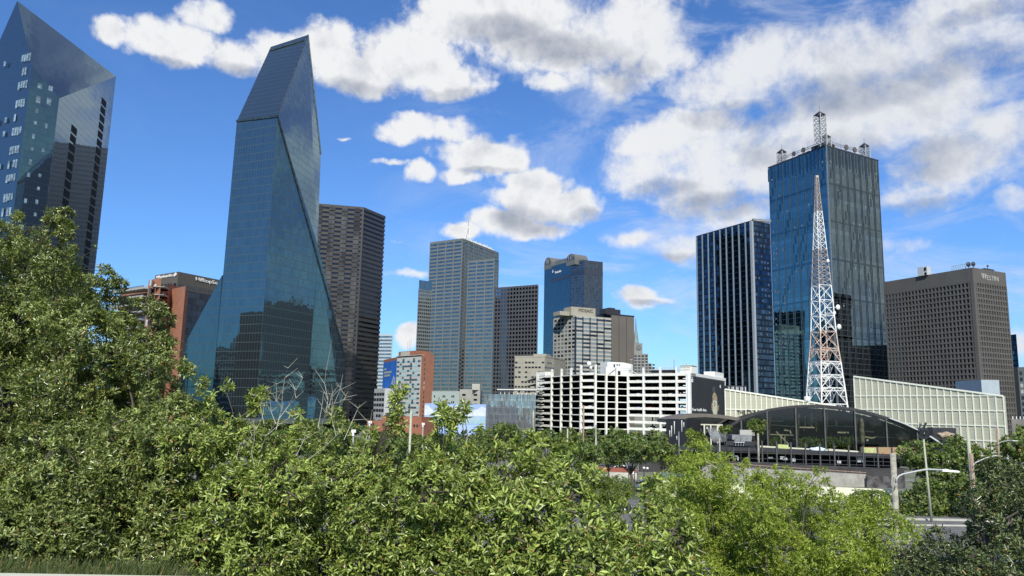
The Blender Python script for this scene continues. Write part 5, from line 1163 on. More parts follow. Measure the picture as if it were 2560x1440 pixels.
mb = MB(); a_, b_ = PY(1783, 1080, 189), PY(1816, 1104, 189); mb.box(a_[0], b_[0], 189, 189.4, b_[2], a_[2]); mb.build('grey_sheet', mat('grey_sheet_metal', (.16, .165, .17), .4, metal=.3, var=.3, scale=.9), rt)
# bulk to the right of the arch: hoarding and rock head
pxwall('dark_hoarding', 'dark grey slatted box right behind the end of the arched roof', 'hoarding', 2300, 1070, 2390, 1070, 206, 3, 5, M['dark'])
q = PY(2365, 1088, 203); o_ = rock(q, 1.6, (1.35, .6, .55), 'rock_sculpture', rk, None, origin=q); tag(o_, 'pale pink carved rock sticking out beside the end of the arched roof', 'sculpture')
pxwall('white_kiosk', 'small white flat roofed kiosk among the trees below the garage', 'kiosk', 1468, 1113, 1502, 1114, 190, 0, 5, M['cream'])
pxwall('low_red_wall', 'low dusty red wall behind the white sign panel', 'wall', 1484, 1167, 1592, 1172, 150, 0, .6, mat('dusty_red', (.30, .10, .07), .85, var=.1))
pxwall('pale_kerb_wall', 'pale low kerb wall in front of the dusty red wall', 'wall', 1480, 1179, 1592, 1183, 146, 0, .6, M['kerb'])
# ================================================================ poles, lamps, signs, cars
def tube_thing(name, label, cat, pts, rad, mt, group=None, part='pole'):
    rt = thing(name, label, cat, pts[0], group); mb = MB(); mb.tube(pts, rad, 10); mb.build(part, mt, rt, smooth=True); return rt
def street_lamp(label, px, ytop, Y, mt, rad, att_y, arm, head_px, flat=True, group='street lamps on wooden poles', ground=0.0):
    top = PY(px, ytop, Y); base = V3(top[0], Y, ground); h = top[2] - ground
    lean = V3(0, 0, 0); rt = thing('street_lamp', label, 'street lamp', base, group)
    mb = MB(); mb.tube([base, base + Z * h * .5, top], [rad * 1.15, rad * 1.07, rad], 12)
    mb.build('wooden_pole', mt, rt, smooth=True)
    A = [PY(x, y, Y - .25) for x, y in arm]; mb = MB(); r_ = rad * .20; mb.tube(A, r_ + .012, 8); mb.bar(A[0] - Z * .05, V3(top[0], Y - .1, A[0][2] - .05), r_ * 1.6); mb.bar(A[1], V3(top[0], Y - .1, A[1][2]), r_ * 1.2); mb.build('lamp_arm', M['lgrey'], rt, smooth=True)
    (x0, y0), (x1, y1) = head_px; p, q = PY(x0, y0, Y - .25), PY(x1, y1, Y - .25); L = np.linalg.norm(q - p); mb = MB(); d = (q - p) / L
    prof_ = [(0, .0), (.04, .055), (.38, .085), (.45, .06), (.93, .045), (1, .0)]; w_ = L * .12
    up = [p + d * L * a + Z * b_ * L * .95 for a, b_ in prof_]; dn = [p + d * L * a - Z * .06 * L * (1 if 0 < a < 1 else .3) for a, _ in prof_]
    mb.extr(up + dn[::-1], V3(0, w_ * 2, 0)); mb.build('lamp_head', M['letter_w'] if flat else M['lgrey'], rt); return rt, A
rt, A = street_lamp('thick weathered grey wooden pole with a long white lamp arm, nearest of the lamps', 2232, 1133, 44, M['wood'], .155, 0, [(2241, 1206), (2242, 1197), (2247, 1190), (2258, 1185), (2300, 1176), (2322, 1173), (2356, 1175)], ((2354, 1176), (2400, 1179)))
mb = MB(); a_ = PY(2229, 1225, 43.7); mb.tube([PY(2236, 1187, 43.75), PY(2230, 1196, 43.75), PY(2229, 1212, 43.75), PY(2233, 1221, 43.75), PY(2237, 1222, 43.75), PY(2240, 1208, 43.75)], .022, 6); mb.build('cable', M['lgrey'], rt, smooth=True)
street_lamp('reddish worn wooden pole with a lamp arm among the right trees', 2428, 1134, 72, M['woodr'], .165, 0, [(2433, 1168), (2434, 1162), (2440, 1156), (2462, 1146), (2484, 1140)], ((2484, 1140), (2506, 1140)))
street_lamp('slim pole with a small lamp arm furthest right by the cream screen wall', 2492, 1070, 118, M['woodr'], .15, 0, [(2496, 1112), (2497, 1108), (2504, 1104), (2520, 1101), (2532, 1101)], ((2532, 1102), (2545, 1102)))
p = PY(2418, 1068, 73); q = PY(2424, 1140, 73); tube_thing('utility_pole', 'bare green stained pole top beside the reddish lamp pole', 'utility pole', [V3(q[0] + .15, q[1], 0), q, p], [.19, .17, .15], M['pole'])
# floodlight pole
Yf = 95; top = PY(2309, 1098, Yf); base = PY(2326, 1298, Yf); base[0] = top[0] + .35; rt = thing('floodlight_pole', 'tall thin pale pole with a cluster of black floodlight boxes on top', 'floodlight', V3(base[0], Yf, 0))
mb = MB(); mb.tube([V3(base[0], Yf, 0), top], [.16, .10], 10); mb.build('pole', M['pole'], rt, smooth=True)
for k, (px_, py_, a_) in enumerate(((2299, 1068, -35), (2311, 1066, -20), (2304, 1083, 20), (2318, 1084, 30), (2326, 1078, 60))):
    q = PY(px_, py_, Yf); mb = MB(); dd = AZ(a_ + 60); nn = V3(dd[1], -dd[0], 0); up = Z * .9 + nn * .4; mb.obox(q, dd, up / np.linalg.norm(up), np.cross(dd, up / np.linalg.norm(up)), (-.28, .28), (-.5, .5), (-.07, .07)); mb.build('floodlight_box', M['dark'], rt)
mb = MB(); c = PY(2309, 1098, Yf)
for k in (2296, 2304, 2316, 2326): q = PY(k, 1088, Yf); mb.bar(c - Z * .2, q, .07)
mb.bar(PY(2292, 1092, Yf), PY(2328, 1094, Yf), .08); mb.bar(PY(2298, 1056, Yf), PY(2299, 1090, Yf), .05); mb.build('bracket', M['dark'], rt)
for lab, px_, y0, y1, Y, r_, m_ in (('pale wooden pole in front of the finned glass office', 1334, 1026, 1100, 150, .16, 'wood'), ('pale wooden pole with a white cap below the hotel', 1028, 1027, 1120, 90, .14, 'pole'),
        ('rust red steel pole standing before the parking garage', 1459, 1013, 1140, 130, .13, 'woodr'), ('short pale pole before the left part of the garage', 1419, 1072, 1100, 120, .11, 'pole'),
        ('short white pole in front of the painted sea wall', 1169, 1082, 1112, 70, .07, 'pole'), ('thin pole rising in front of the garage beside the rusty pole', 1490, 1062, 1120, 130, .09, 'steel'),
        ('slim post with a bent top left of the black streaked block', 1661, 1078, 1112, 184, .11, 'dark'), ('slim post with a bent top in front of the black streaked block', 1697, 1079, 1112, 183, .12, 'grey'),
        ('slim pale pole in front of the wing sculpture', 1799, 1095, 1150, 160, .1, 'pole'), ('pale trunk like pole below the upright tree', 1895, 1084, 1155, 170, .2, 'wood')):
    p = PY(px_, y0, Y); b0 = V3(p[0], p[1], 0); tube_thing('utility_pole', lab, 'pole', [b0, p], [r_ * 1.1, r_], M[m_])
for lab, px_, y0, Y in (('white cap floodlight on a thin pole in front of the low brick building', 925, 1056, 75), ('small white box light on a pole left of the painted sea wall', 1058, 1060, 90), ('small pale box light on a pole just above the middle shrubs', 884, 1078, 60)):
    p = PY(px_, y0, Y); rt = thing('box_light', lab, 'light', (p[0], p[1], 0), 'small box lights above the shrubs'); mb = MB(); mb.tube([(p[0], p[1], 0), p], .05, 8); mb.build('pole', M['lgrey'], rt)
    mb = MB(); mb.box(p[0] - .15, p[0] + .18, p[1] - .12, p[1] + .12, p[2] - .1, p[2] + .12); mb.box(p[0] - .08, p[0] + .05, p[1] - .1, p[1] + .1, p[2] - .35, p[2] - .1); mb.build('lamp_head', M['letter_w'], rt)
# twin globe lamp, sign panel
for k, (px_, py_) in enumerate(((1610, 1170),(1618.5, 1171))):
    p = PY(px_, py_, 132); rt = thing('globe_lamp', ('left' if k == 0 else 'right') + ' one of two white globe lamps behind the white car', 'street lamp', (p[0], p[1], 0), 'globe lamps by the car park'); mb = MB(); mb.tube([(p[0], p[1], 0), p], .07, 8); mb.build('pole', M['dark'], rt); mb = MB(); mb.ball(p, .22, 10, 8); mb.build('globe', M['letter_w'], rt, smooth=True)
Ys = 128; a_, b_ = PY(1573, 1167, Ys), PY(1585, 1186, Ys); rt = thing('sign_panel', 'upright white sign panel in a black frame left of the white car', 'sign', (a_[0], Ys, 0))
mb = MB(); mb.box(a_[0], b_[0], Ys, Ys + .1, b_[2], a_[2]); mb.build('panel', M['letter_w'], rt); mb = MB(); mb.box(a_[0] - .12, a_[0], Ys - .05, Ys + .15, .0, a_[2] + .1); mb.box(b_[0], b_[0] + .12, Ys - .05, Ys + .15, .0, a_[2] + .1); mb.box(a_[0], b_[0], Ys - .05, Ys + .15, b_[2] - .12, b_[2]); mb.box(a_[0], b_[0], Ys - .05, Ys + .15, a_[2], a_[2] + .1); mb.build('frame', M['dark'], rt)
# cars
def car_mesh():
    P = {}
    side = [(-2.25, .35), (-2.3, .75), (-2.2, 1.0), (-1.95, 1.08), (-1.0, 1.15), (.9, 1.15), (1.9, 1.05), (2.25, .9), (2.3, .6), (2.25, .35)]
    cab = [(-2.1, 1.05), (-1.75, 1.6), (-1.45, 1.7), (.15, 1.7), (.5, 1.62), (1.2, 1.13)]
    mb = MB(); bm = bmesh.new()
    def loft(profile, ys, shrink):
        secs = []
        for y, k, dz in ys: secs.append([bm.verts.new((x * k, y, .35 + (z - .35) * dz)) for x, z in profile])
        n = len(profile)
        for a_, b_ in zip(secs[:-1], secs[1:]):
            for i in range(n): bm.faces.new((a_[i], a_[(i + 1) % n], b_[(i + 1) % n], b_[i]))
        bm.faces.new(secs[0]); bm.faces.new(secs[-1][::-1])
    loft(side, [(-.92, .96, .92), (-.88, 1, 1), (.88, 1, 1), (.92, .96, .92)], 0); loft(cab, [(-.72, .97, 1.0), (-.62, .99, 1.02), (.62, .99, 1.02), (.72, .97, 1.0)], 0)
    bmesh.ops.recalc_face_normals(bm, faces=bm.faces); bmesh.ops.bevel(bm, geom=[e for e in bm.edges if e.calc_face_angle(0) > .5], offset=.05, segments=2, affect='EDGES')
    me = bpy.data.meshes.new('body'); bm.to_mesh(me); bm.free(); me.polygons.foreach_set('use_smooth', [True] * len(me.polygons)); P['body'] = me
    def bake(mb, nm, mt, sm=False):
        me = bpy.data.meshes.new(nm); me.from_pydata(mb.v, [], mb.f); me.materials.append(mt)
        if sm: me.polygons.foreach_set('use_smooth', [True] * len(me.polygons))
        return me
    w = MB()
    for s in (-1, 1):
        y = s * .735
        for q in ([(-1.85, 1.18), (-1.6, 1.55), (-1.0, 1.6), (-1.0, 1.18)], [(-.93, 1.18), (-.93, 1.6), (-.1, 1.6), (-.1, 1.18)], [(-.02, 1.18), (-.02, 1.6), (.42, 1.55), (.95, 1.18)]): w.extr([(x, y, z) for x, z in q], (0, .012 * s, 0))
    P['side_window'] = bake(w, 'side_window', M['pane_d'])
    w = MB(); w.extr([(1.15, -.62, 1.2), (1.15, .62, 1.2), (.56, .58, 1.62), (.56, -.58, 1.62)], (.03, 0, .03)); P['windscreen'] = bake(w, 'windscreen', M['pane_d'])
    w = MB(); w.tube([(0, -.11, 0), (0, .11, 0)], .35, 18); P['wheel'] = bake(w, 'wheel', mat('tyre', (.02, .02, .02), .8), True)
    w = MB(); w.tube([(0, -.12, 0), (0, .12, 0)], .2, 12); P['rim'] = bake(w, 'rim', M['steel'], True)
    w = MB(); w.box(2.18, 2.29, -.2, .2, -.08, .08); P['headlight'] = bake(w, 'headlight', M['letter_w'])
    return P
CARP = car_mesh()
def car(name, label, cat, px, py, Y, z, rot, paint, group=None):
    c = PY(px, py, Y); rt = thing(name, label, cat, (c[0], Y, z), group); rt.rotation_euler = (0, 0, R(rot))
    body = bpy.data.objects.new('body', CARP['body'].copy()); body.data.materials.append(paint); COL.objects.link(body); body.parent = rt
    for nm in ('side_window', 'windscreen'): o = bpy.data.objects.new(nm, CARP[nm]); COL.objects.link(o); o.parent = rt
    for x in (-1.4, 1.45):
        for y in (-.82, .82):
            o = bpy.data.objects.new('wheel', CARP['wheel']); COL.objects.link(o); o.parent = rt; o.location = (x, y, .35); q = bpy.data.objects.new('rim', CARP['rim']); COL.objects.link(q); q.parent = o
    for y in (-.62, .62): o = bpy.data.objects.new('headlight', CARP['headlight']); COL.objects.link(o); o.parent = rt; o.location = (0, y, .78)
    return rt
def paint(n_, c, k=.25): return mat(n_, c, k, spec=.7, var=.02)
car('dark_suv', 'dark blue grey car on the road seen through the gap in the leaves', 'car', 1530, 1240, 98, .03, 0, paint('dark_blue_paint', (.03, .035, .06)))
car('white_suv', 'white car parked beside the white sign panel and globe lamps', 'car', 1608, 1190, 124, .06, 180, paint('white_car_paint', (.62, .63, .64)))
car('parked_car', 'white car parked behind the dusty red wall', 'car', 1546, 1164, 158, .06, 170, paint('white_car_paint_b', (.6, .61, .62)), 'cars parked behind the red wall')
car('parked_car', 'blue grey car parked right of the white one behind the dusty red wall', 'car', 1566, 1165, 158, .06, 170, paint('blue_grey_paint', (.14, .19, .26)), 'cars parked behind the red wall')
car('blue_pickup', 'blue car half hidden by the dark leaves in the lower right corner', 'car', 2530, 1385, 66, .03, 12, paint('blue_paint', (.08, .17, .34)))
car('dark_truck', 'dark parked car under the trees at the right edge of the road', 'car', 2515, 1325, 80, .03, 5, paint('black_paint', (.02, .02, .022)))

# cars on the garage decks
gp = [paint('deck_car_white', (.6, .6, .6)), paint('deck_car_grey', (.16, .17, .18)), paint('deck_car_dark', (.03, .03, .035)), paint('deck_car_red', (.30, .04, .03)), paint('deck_car_blue', (.05, .10, .22))]
rc = random.Random(9)
for j in range(1, nl_):
    for k, us in ((2, (.5,)), (4, (.14, .34, .50, .66, .84))):
        nth = ('', 'second', 'third', 'fourth', 'fifth', 'sixth', 'seventh', 'eighth', 'ninth')[j]
        d, n, W = seg(k)
        for u in us:
            if rc.random() < .62:
                c = GP[k] + d * W * u - n * 3.4; z_ = z30 - .05 - j * FL
                pi = rc.randrange(5); bay = 'in the projecting middle bay' if k == 2 else {.14: 'just right of the bend', .34: 'left of the second column', .50: 'mid right hand part', .66: 'left of the stair bay', .84: 'near the stair landings'}[u]
                ob = car('deck_car', ('white', 'grey', 'dark', 'red', 'blue')[pi] + ' car on the ' + nth + ' garage deck from the top ' + bay, 'car', 1500, 1000, 300, z_, math.degrees(math.atan2(n[1], n[0])) + rc.uniform(-4, 4), gp[pi], 'cars parked inside the white garage'); ob.location = (c[0], c[1], z_)
# ================================================================ vegetation
LM = {'shrub': leafm('shrub_leaf', (.05, .08, .012), (.43, .52, .125), .31, .20, .55), 'oak': leafm('oak_leaf', (.026, .045, .010), (.34, .40, .11), .28, .17, .6), 'feather': leafm('feathery_leaf', (.10, .16, .015), (.46, .54, .09), .45, .30),  # dark tones also carry crown shade, bright ones sun glints, beside leaf variation
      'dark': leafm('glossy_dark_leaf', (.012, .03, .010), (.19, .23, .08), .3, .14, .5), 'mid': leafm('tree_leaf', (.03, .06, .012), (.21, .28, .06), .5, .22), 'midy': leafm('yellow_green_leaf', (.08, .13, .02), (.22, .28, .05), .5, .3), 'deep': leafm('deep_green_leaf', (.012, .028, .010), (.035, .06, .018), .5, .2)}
M['bark'] = mat('bark', (.10, .085, .065), .9, var=.2, scale=3); M['twig'] = mat('pale_dead_twig', (.42, .40, .32), .8, var=.15, scale=3)
def unit(a): return a / (np.linalg.norm(a, axis=-1, keepdims=True) + 1e-9)
def leaves(name, tips, dirs, k, L, Wd, mt, parent, spread=(35, 95), simple=False):
    n = len(tips); N = n * k
    a = np.repeat(unit(dirs), k, 0); base = np.repeat(tips, k, 0)
    ref = unit(np.cross(a, rng.normal(size=(N, 3)))); ref2 = np.cross(a, ref)
    ph = rng.uniform(0, 2 * np.pi, N); th = np.radians(rng.uniform(*spread, N))
    l = unit(a * np.cos(th)[:, None] + (ref * np.cos(ph)[:, None] + ref2 * np.sin(ph)[:, None]) * np.sin(th)[:, None])
    sz = L * rng.uniform(.6, 1.2, N)[:, None]; wd = Wd * rng.uniform(.75, 1.2, N)[:, None]
    w_ = unit(np.cross(l, a + rng.normal(size=(N, 3)) * .35)); nn = np.cross(w_, l)
    base = base + l * sz * .08 - a * rng.uniform(0, .8, N)[:, None] * L * .8
    o = np.array(ORG[parent]); cup = .18 * wd; tipd = -nn * sz * .10
    if simple:
        V = np.stack([base, base + l * sz * .5 + w_ * wd * .5, base + l * sz + tipd, base + l * sz * .5 - w_ * wd * .5], 1) - o; per, faces = 4, np.array([[0, 1, 2, 3]])
    else:
        V = np.stack([base, base + l * sz * .35 + w_ * wd * .45 + nn * cup, base + l * sz * .72 + w_ * wd * .42 + nn * cup * .6, base + l * sz + tipd, base + l * sz * .72 - w_ * wd * .42 + nn * cup * .6, base + l * sz * .35 - w_ * wd * .45 + nn * cup], 1) - o
        per, faces = 6, np.array([[0, 1, 2, 3], [0, 3, 4, 5]])
    me = bpy.data.meshes.new(name); me.vertices.add(N * per); me.vertices.foreach_set('co', V.reshape(-1).astype(np.float32))
    idx = (np.arange(N)[:, None, None] * per + faces[None]).reshape(-1); nf = N * len(faces)
    me.loops.add(nf * 4); me.loops.foreach_set('vertex_index', idx.astype(np.int32)); me.polygons.add(nf)
    me.polygons.foreach_set('loop_start', (np.arange(nf) * 4).astype(np.int32)); me.polygons.foreach_set('loop_total', np.full(nf, 4, np.int32)); me.update(calc_edges=True)
    me.materials.append(mt); ob = bpy.data.objects.new(name, me); COL.objects.link(ob); ob.parent = parent; ORG[ob] = ORG[parent]; return ob
def sample(lumps, dens, inner=.72):
    lumps = np.array(lumps); tips, dirs = [], []
    for i, q in enumerate(lumps):
        n = max(4, int(dens * (q[3] * q[4] + q[4] * q[5] + q[3] * q[5]) * 4.2)); v = unit(rng.normal(size=(n, 3)))
        rr = rng.uniform(inner, 1.06, n) ** .8 * (1 + .12 * np.sin(v[:, 0] * 5 + i) + .1 * np.sin(v[:, 2] * 7 + i * 2))
        p = q[:3] + v * q[3:6] * rr[:, None]; keep = np.ones(n, bool)
        for j, s in enumerate(lumps):
            if j != i and np.abs(s[:3] - q[:3]).max() < (s[3:6].max() + q[3:6].max()): keep &= (((p - s[:3]) / s[3:6]) ** 2).sum(1) > .42
        fr = 2.6 / max(.25, float(q[3])) ; wv = np.sin(p[:, 0] * fr * 2.1 + 1.3 * np.sin(p[:, 2] * fr * 1.7)) + np.sin(p[:, 2] * fr * 2.6 + 1.1 * np.sin(p[:, 1] * fr * 2)) + np.sin(p[:, 1] * fr * 1.9 + p[:, 0] * fr * .8); keep &= wv > rng.uniform(-1.9, .15, n)
        tips.append(p[keep]); dirs.append((unit(v / q[3:6]) * .8 + V3(0, 0, .45) + rng.normal(size=(n, 3)) * .35)[keep])
    return np.concatenate(tips), np.concatenate(dirs)
def tree(name, label, cat, lumps, foot, mt, L, Wd, dens, k=6, trunk_r=.12, twigs=150, group=None, spread=(35, 95), simple=False, inner=.72, twig_m=None, part='crown'):
    lumps = [tuple(map(float, l)) for l in lumps]; rt = thing(name, label, cat, foot, group); foot = np.array(foot, float)
    tips, dirs = sample(lumps, dens, inner); leaves(part, tips, dirs, k, L, Wd, mt, rt, spread, simple)
    c = np.mean([l[:3] for l in lumps], axis=0); mb = MB(); fork = foot + (c - foot) * .45; mb.tube([foot - Z * .3, foot + (fork - foot) * .5 + V3(trunk_r * .6, 0, 0), fork], [trunk_r * 1.1, trunk_r * .8, trunk_r * .5], 8)
    rmed = np.percentile([l[3] for l in lumps], 85)
    for l in lumps:
        p = np.array(l[:3])
        if l[3] < rmed * .45:
            big_ = [q for q in lumps if q[3] >= rmed * .45] or lumps; q = np.array(min(big_, key=lambda b: sum((b[i] - p[i]) ** 2 for i in range(3)))[:3]); mb.tube([q, (p + q) / 2 + V3(.02, 0, 0), p], [trunk_r * .06, trunk_r * .045, trunk_r * .03], 4); continue
        m_ = (fork + p) / 2 + V3(rng.normal() * .1, 0, -.1) * np.linalg.norm(p - fork) * .5; mb.tube([fork, m_, p], [trunk_r * .34, trunk_r * .2, trunk_r * .08], 5)
    mb.build('trunk', M['bark'], rt, smooth=True)
    if twigs:
        mb = MB(); la = np.array(lumps)
        for i in rng.choice(len(tips), min(twigs, len(tips)), replace=False):
            t = tips[i]; j = np.argmin(((la[:, :3] - t) ** 2).sum(1)); p = la[j, :3] + (t - la[j, :3]) * .45 + rng.normal(size=3) * la[j, 3] * .22; m_ = (p + t) / 2 + rng.normal(size=3) * .06 * np.linalg.norm(t - p); mb.tube([p, m_, t], [trunk_r * .10, trunk_r * .07, trunk_r * .035], 4, cap=False)
        mb.build('branches', twig_m or M['bark'], rt)['kind'] = 'stuff'
    return rt
def interp(pts, x):
    if x <= pts[0][0]: return pts[0][1]
    for (a_, b_), (c_, d_) in zip(pts[:-1], pts[1:]):
        if a_ <= x <= c_: return b_ + (d_ - b_) * (x - a_) / (c_ - a_)
    return pts[-1][1]
def screen_lumps(x0, x1, sky_, Y, rpx, ybot, step=.95, jit=1.0, back=0.0):
    # masses of leaf filling the stretch x0..x1 of the hedge from its top outline downward
    out = []; x = x0 + rpx * .4
    while x < x1:
        top = interp(sky_, x); y = top + rpx * .75
        first = True
        while y < ybot + rpx:
            r_ = rpx * (rng.uniform(.55, .8) if first else rng.uniform(.8, 1.25)); Yk = Y + rng.uniform(-.5, .5) * jit + (back if first else 0)
            yy = y if not first else top + r_ * .9
            p = PY(x + rng.uniform(-.3, .3) * rpx, yy + (0 if first else rng.uniform(-.2, .2) * rpx), Yk); rw = r_ * Yk / FPX
            out.append((*p, rw, rw * 1.0, rw * rng.uniform(.75, .95)))
            if first:
                for _ in range(2):
                    q_ = PY(x + rng.uniform(-.9, .9) * rpx, top - rng.uniform(-.05, .28) * rpx, Yk - .1); e_ = rng.uniform(.06, .16) * rpx * Yk / FPX; out.append((*q_, e_, e_, e_ * 1.5))
            y += rpx * step * (1.0 if not first else .8); first = False
        x += rpx * step
    return out
def stalks(pts_px, Y, r0_=.12):
    return [(*PY(x, y, Y), r0_, r0_, r0_ * 1.1) for x, y in pts_px]
LSKY = [(-200, 470), (0, 532), (55, 540), (100, 556), (150, 575), (185, 640), (215, 712), (262, 702), (300, 735), (345, 770), (392, 790), (412, 850), (424, 930), (440, 1080)]
MSKY = [(300, 1000), (380, 985), (440, 925), (480, 935), (520, 960), (560, 985), (620, 1045), (700, 1058), (780, 1078), (850, 1068), (900, 1092), (960, 1105), (1040, 1098), (1110, 1085), (1150, 1105), (1200, 1118), (1260, 1150), (1330, 1125), (1400, 1125), (1440, 1160), (1470, 1200), (1490, 1245), (1520, 1290), (1570, 1290), (1600, 1240), (1650, 1215), (1690, 1300), (1720, 1420)]
RSKY = [(1640, 1260), (1680, 1180), (1700, 1150), (1728, 1095), (1752, 1098), (1790, 1150), (1850, 1165), (1900, 1185), (1980, 1180), (2060, 1205), (2150, 1250), (2230, 1270), (2270, 1340), (2300, 1450)]
LSKY = [(x, y + 22) for x, y in LSKY]; MSKY = [(x, y + (45 if x < 600 else 22)) for x, y in MSKY]; RSKY = [(x, y - 8) for x, y in RSKY]
def tt(label, x0, x1, sky_, Y, rpx, yb, mt, L, Wd, dens, name='shrub', cat='shrub', group='broad leaved shrubs in front', extra=(), **kw):
    lm = screen_lumps(x0, x1, sky_, Y, rpx, yb, **{k: kw.pop(k) for k in ('jit', 'step', 'back') if k in kw}) + list(extra)
    xc = PY((x0 + x1) / 2, 1200, Y)[0]; foot = (xc, Y + .2, gz(xc, Y + .2)); return tree(name, label, cat, lm, foot, mt, L, Wd, dens, group=group, **kw)
ok = dict(name='oak_tree', cat='tree', group='leafy trees at the left')
tt('tall dark leafed tree at the left edge in front of the slanted glass tower', -170, 130, LSKY, 12.6, 105, 1250, LM['oak'], 0.0637, 0.0189, 395, extra=stalks([(140, 545), (160, 540), (130, 560), (165, 580)], 12.4, .16), twigs=160, jit=1.6, **ok)
tt('tree with a bushy shoulder below the slanted glass tower', 130, 290, LSKY, 11.6, 84, 1250, LM['oak'], 0.0637, 0.0189, 395, extra=stalks([(262, 678), (268, 690), (300, 712), (255, 700), (285, 700)], 11.4, .10), twigs=160, jit=1.6, **ok)
tt('tree whose crown hides the lower brick flats', 290, 430, LSKY, 11.0, 74, 1250, LM['oak'], 0.0637, 0.0189, 395, extra=stalks([(385, 775), (400, 780), (415, 850), (420, 880)], 10.8, .12), twigs=160, jit=1.4, **ok)
mk = lambda *pts: stalks(pts, 8.6, .075)
tt('shrub in the lower left corner above the grass strip', -120, 250, [(-200, 1120), (300, 1080)], 7.6, 95, 1400, LM['oak'], 0.0537, 0.0165, 448, jit=.9, back=.4)
tt('shrub below the tree that hides the brick flats', 230, 480, [(200, 1060), (300, 1030), (380, 1010), (440, 975), (480, 985)], 8.3, 88, 1400, LM['oak'], 0.0570, 0.0177, 423, extra=mk((458, 915), (470, 925), (505, 955)), jit=.9, back=.5)
sh = dict(jit=.9, back=.5)
tt('shrub in front of the foot of the prism tower', 470, 700, MSKY, 8.4, 84, 1450, LM['shrub'], 0.0637, 0.0189, 370, extra=mk((658, 985), (655, 1005), (560, 960), (640, 1020), (632, 995)), **sh)
tt('shrub with pale dead twigs sticking out of its top', 690, 900, MSKY, 8.6, 84, 1450, LM['shrub'], 0.0637, 0.0189, 370, extra=mk((738, 1030), (835, 1035), (842, 1050)), **sh)
tt('shrub below the hotel with one tall leafy shoot', 890, 1090, MSKY, 8.4, 84, 1450, LM['shrub'], 0.0671, 0.0207, 330, extra=mk((990, 985), (1000, 976), (992, 1010), (990, 1030), (985, 1052), (1000, 1062), (925, 1080)), **sh)
tt('shrub in front of the painted sea wall with a forked shoot', 1060, 1270, MSKY, 8.2, 84, 1450, LM['shrub'], 0.0738, 0.0224, 277, extra=mk((1105, 1024), (1120, 1035), (1098, 1045), (1135, 1050), (1112, 1065), (1150, 1032), (1160, 1025), (1200, 1080), (1125, 1080), (1240, 1118)), **sh)
tt('bright shrub in front of the left part of the garage', 1250, 1480, MSKY, 8.0, 84, 1450, LM['shrub'], 0.0805, 0.0248, 243, extra=mk((1328, 1095), (1290, 1108), (1345, 1100), (1420, 1118)), **sh)
tt('bright shrub left of the feathery tree below the white car', 1470, 1700, MSKY, 7.6, 80, 1470, LM['shrub'], 0.0771, 0.0236, 264, extra=mk((1620, 1212), (1640, 1205), (1560, 1262)), **sh)
ft = dict(name='feathery_tree', cat='tree', group='feathery trees at the lower right', k=7, spread=(20, 110), step=1.0, jit=3, inner=.45, twigs=140, twig_m=M['twig'])
tt('feathery yellow green tree whose top reaches the terrace', 1670, 1900, RSKY, 17, 62, 1440, LM['feather'], 0.0623, 0.0166, 255, **ft)
tt('feathery yellow green tree in front of the concrete wall', 1880, 2090, RSKY, 16, 62, 1440, LM['feather'], 0.0623, 0.0166, 255, **ft)
tt('feathery yellow green tree left of the thick wooden pole', 2070, 2270, RSKY, 16, 60, 1440, LM['feather'], 0.0623, 0.0166, 255, **ft)
dkk = dict(group='dark glossy shrubs at the lower right', name='glossy_shrub', cat='shrub')
tt('dark glossy shrub low on the right below the road', 2250, 2470, [(2230, 1425), (2280, 1365), (2340, 1325), (2400, 1345), (2470, 1330)], 9.5, 70, 1440, LM['dark'], 0.0537, 0.0160, 395, jit=1.4, **dkk)
tt('tall dark glossy shrub at the right edge', 2440, 2700, [(2430, 1400), (2445, 1260), (2470, 1205), (2520, 1180), (2700, 1150)], 9.0, 70, 1250, LM['dark'], 0.0570, 0.0165, 370, jit=1.4, extra=stalks([(2470, 1180), (2500, 1165)], 9, .12), **dkk)
tt('dark glossy shrub filling the lower right corner', 2400, 2700, [(2400, 1390), (2480, 1370), (2700, 1330)], 7.8, 74, 1450, LM['dark'], 0.0537, 0.0160, 395, jit=1.0, **dkk)
# pale dead twigs
def dead(label, trunks, Y):
    b0 = PY(*trunks[0][0], Y); rt = thing('dead_twigs', label, 'twigs', b0, 'pale dead twigs above the shrubs'); mb = MB()
    for tr_ in trunks:
        pts = [PY(x, y, Y + .1 * math.sin(x)) for x, y in tr_]; n = len(pts); mb.tube(pts, [.0042 * (1 - .72 * i / (n - 1)) for i in range(n)], 5)
        for i in range(1, n):
            for _ in range(2):
                a_ = pts[i]; e_ = a_ + V3(rng.normal() * .07, rng.normal() * .05, abs(rng.normal()) * .09); mb.tube([a_, e_], [.003, .001], 4)
    mb.each('twig', M['twig'], rt)
dead('pale dead forked twig standing against the dark foot of the prism tower', [[(690, 1075), (705, 1020), (706, 985), (712, 945), (720, 920)], [(695, 1050), (725, 1010), (740, 975), (757, 945)], [(700, 1030), (690, 1005), (692, 960)], [(725, 1010), (740, 995)], [(705, 1000), (678, 985), (665, 975)], [(660, 1060), (650, 1010), (640, 990)], [(690, 1060), (678, 1030), (668, 1015)]], 8.3)
dead('tangle of pale dead twigs right of the forked one before the brown granite tower', [[(800, 1080), (815, 1030), (820, 1000), (812, 960), (816, 925)], [(812, 1045), (835, 1010), (850, 975)], [(805, 1060), (822, 1020), (830, 985), (852, 970)], [(825, 1050), (860, 1000), (864, 990)], [(795, 1070), (805, 1015), (815, 985)], [(860, 1100), (882, 1050), (893, 1025), (895, 1020)], [(820, 1012), (850, 1005), (870, 992)], [(840, 1090), (828, 1040), (832, 990)]], 8.3)
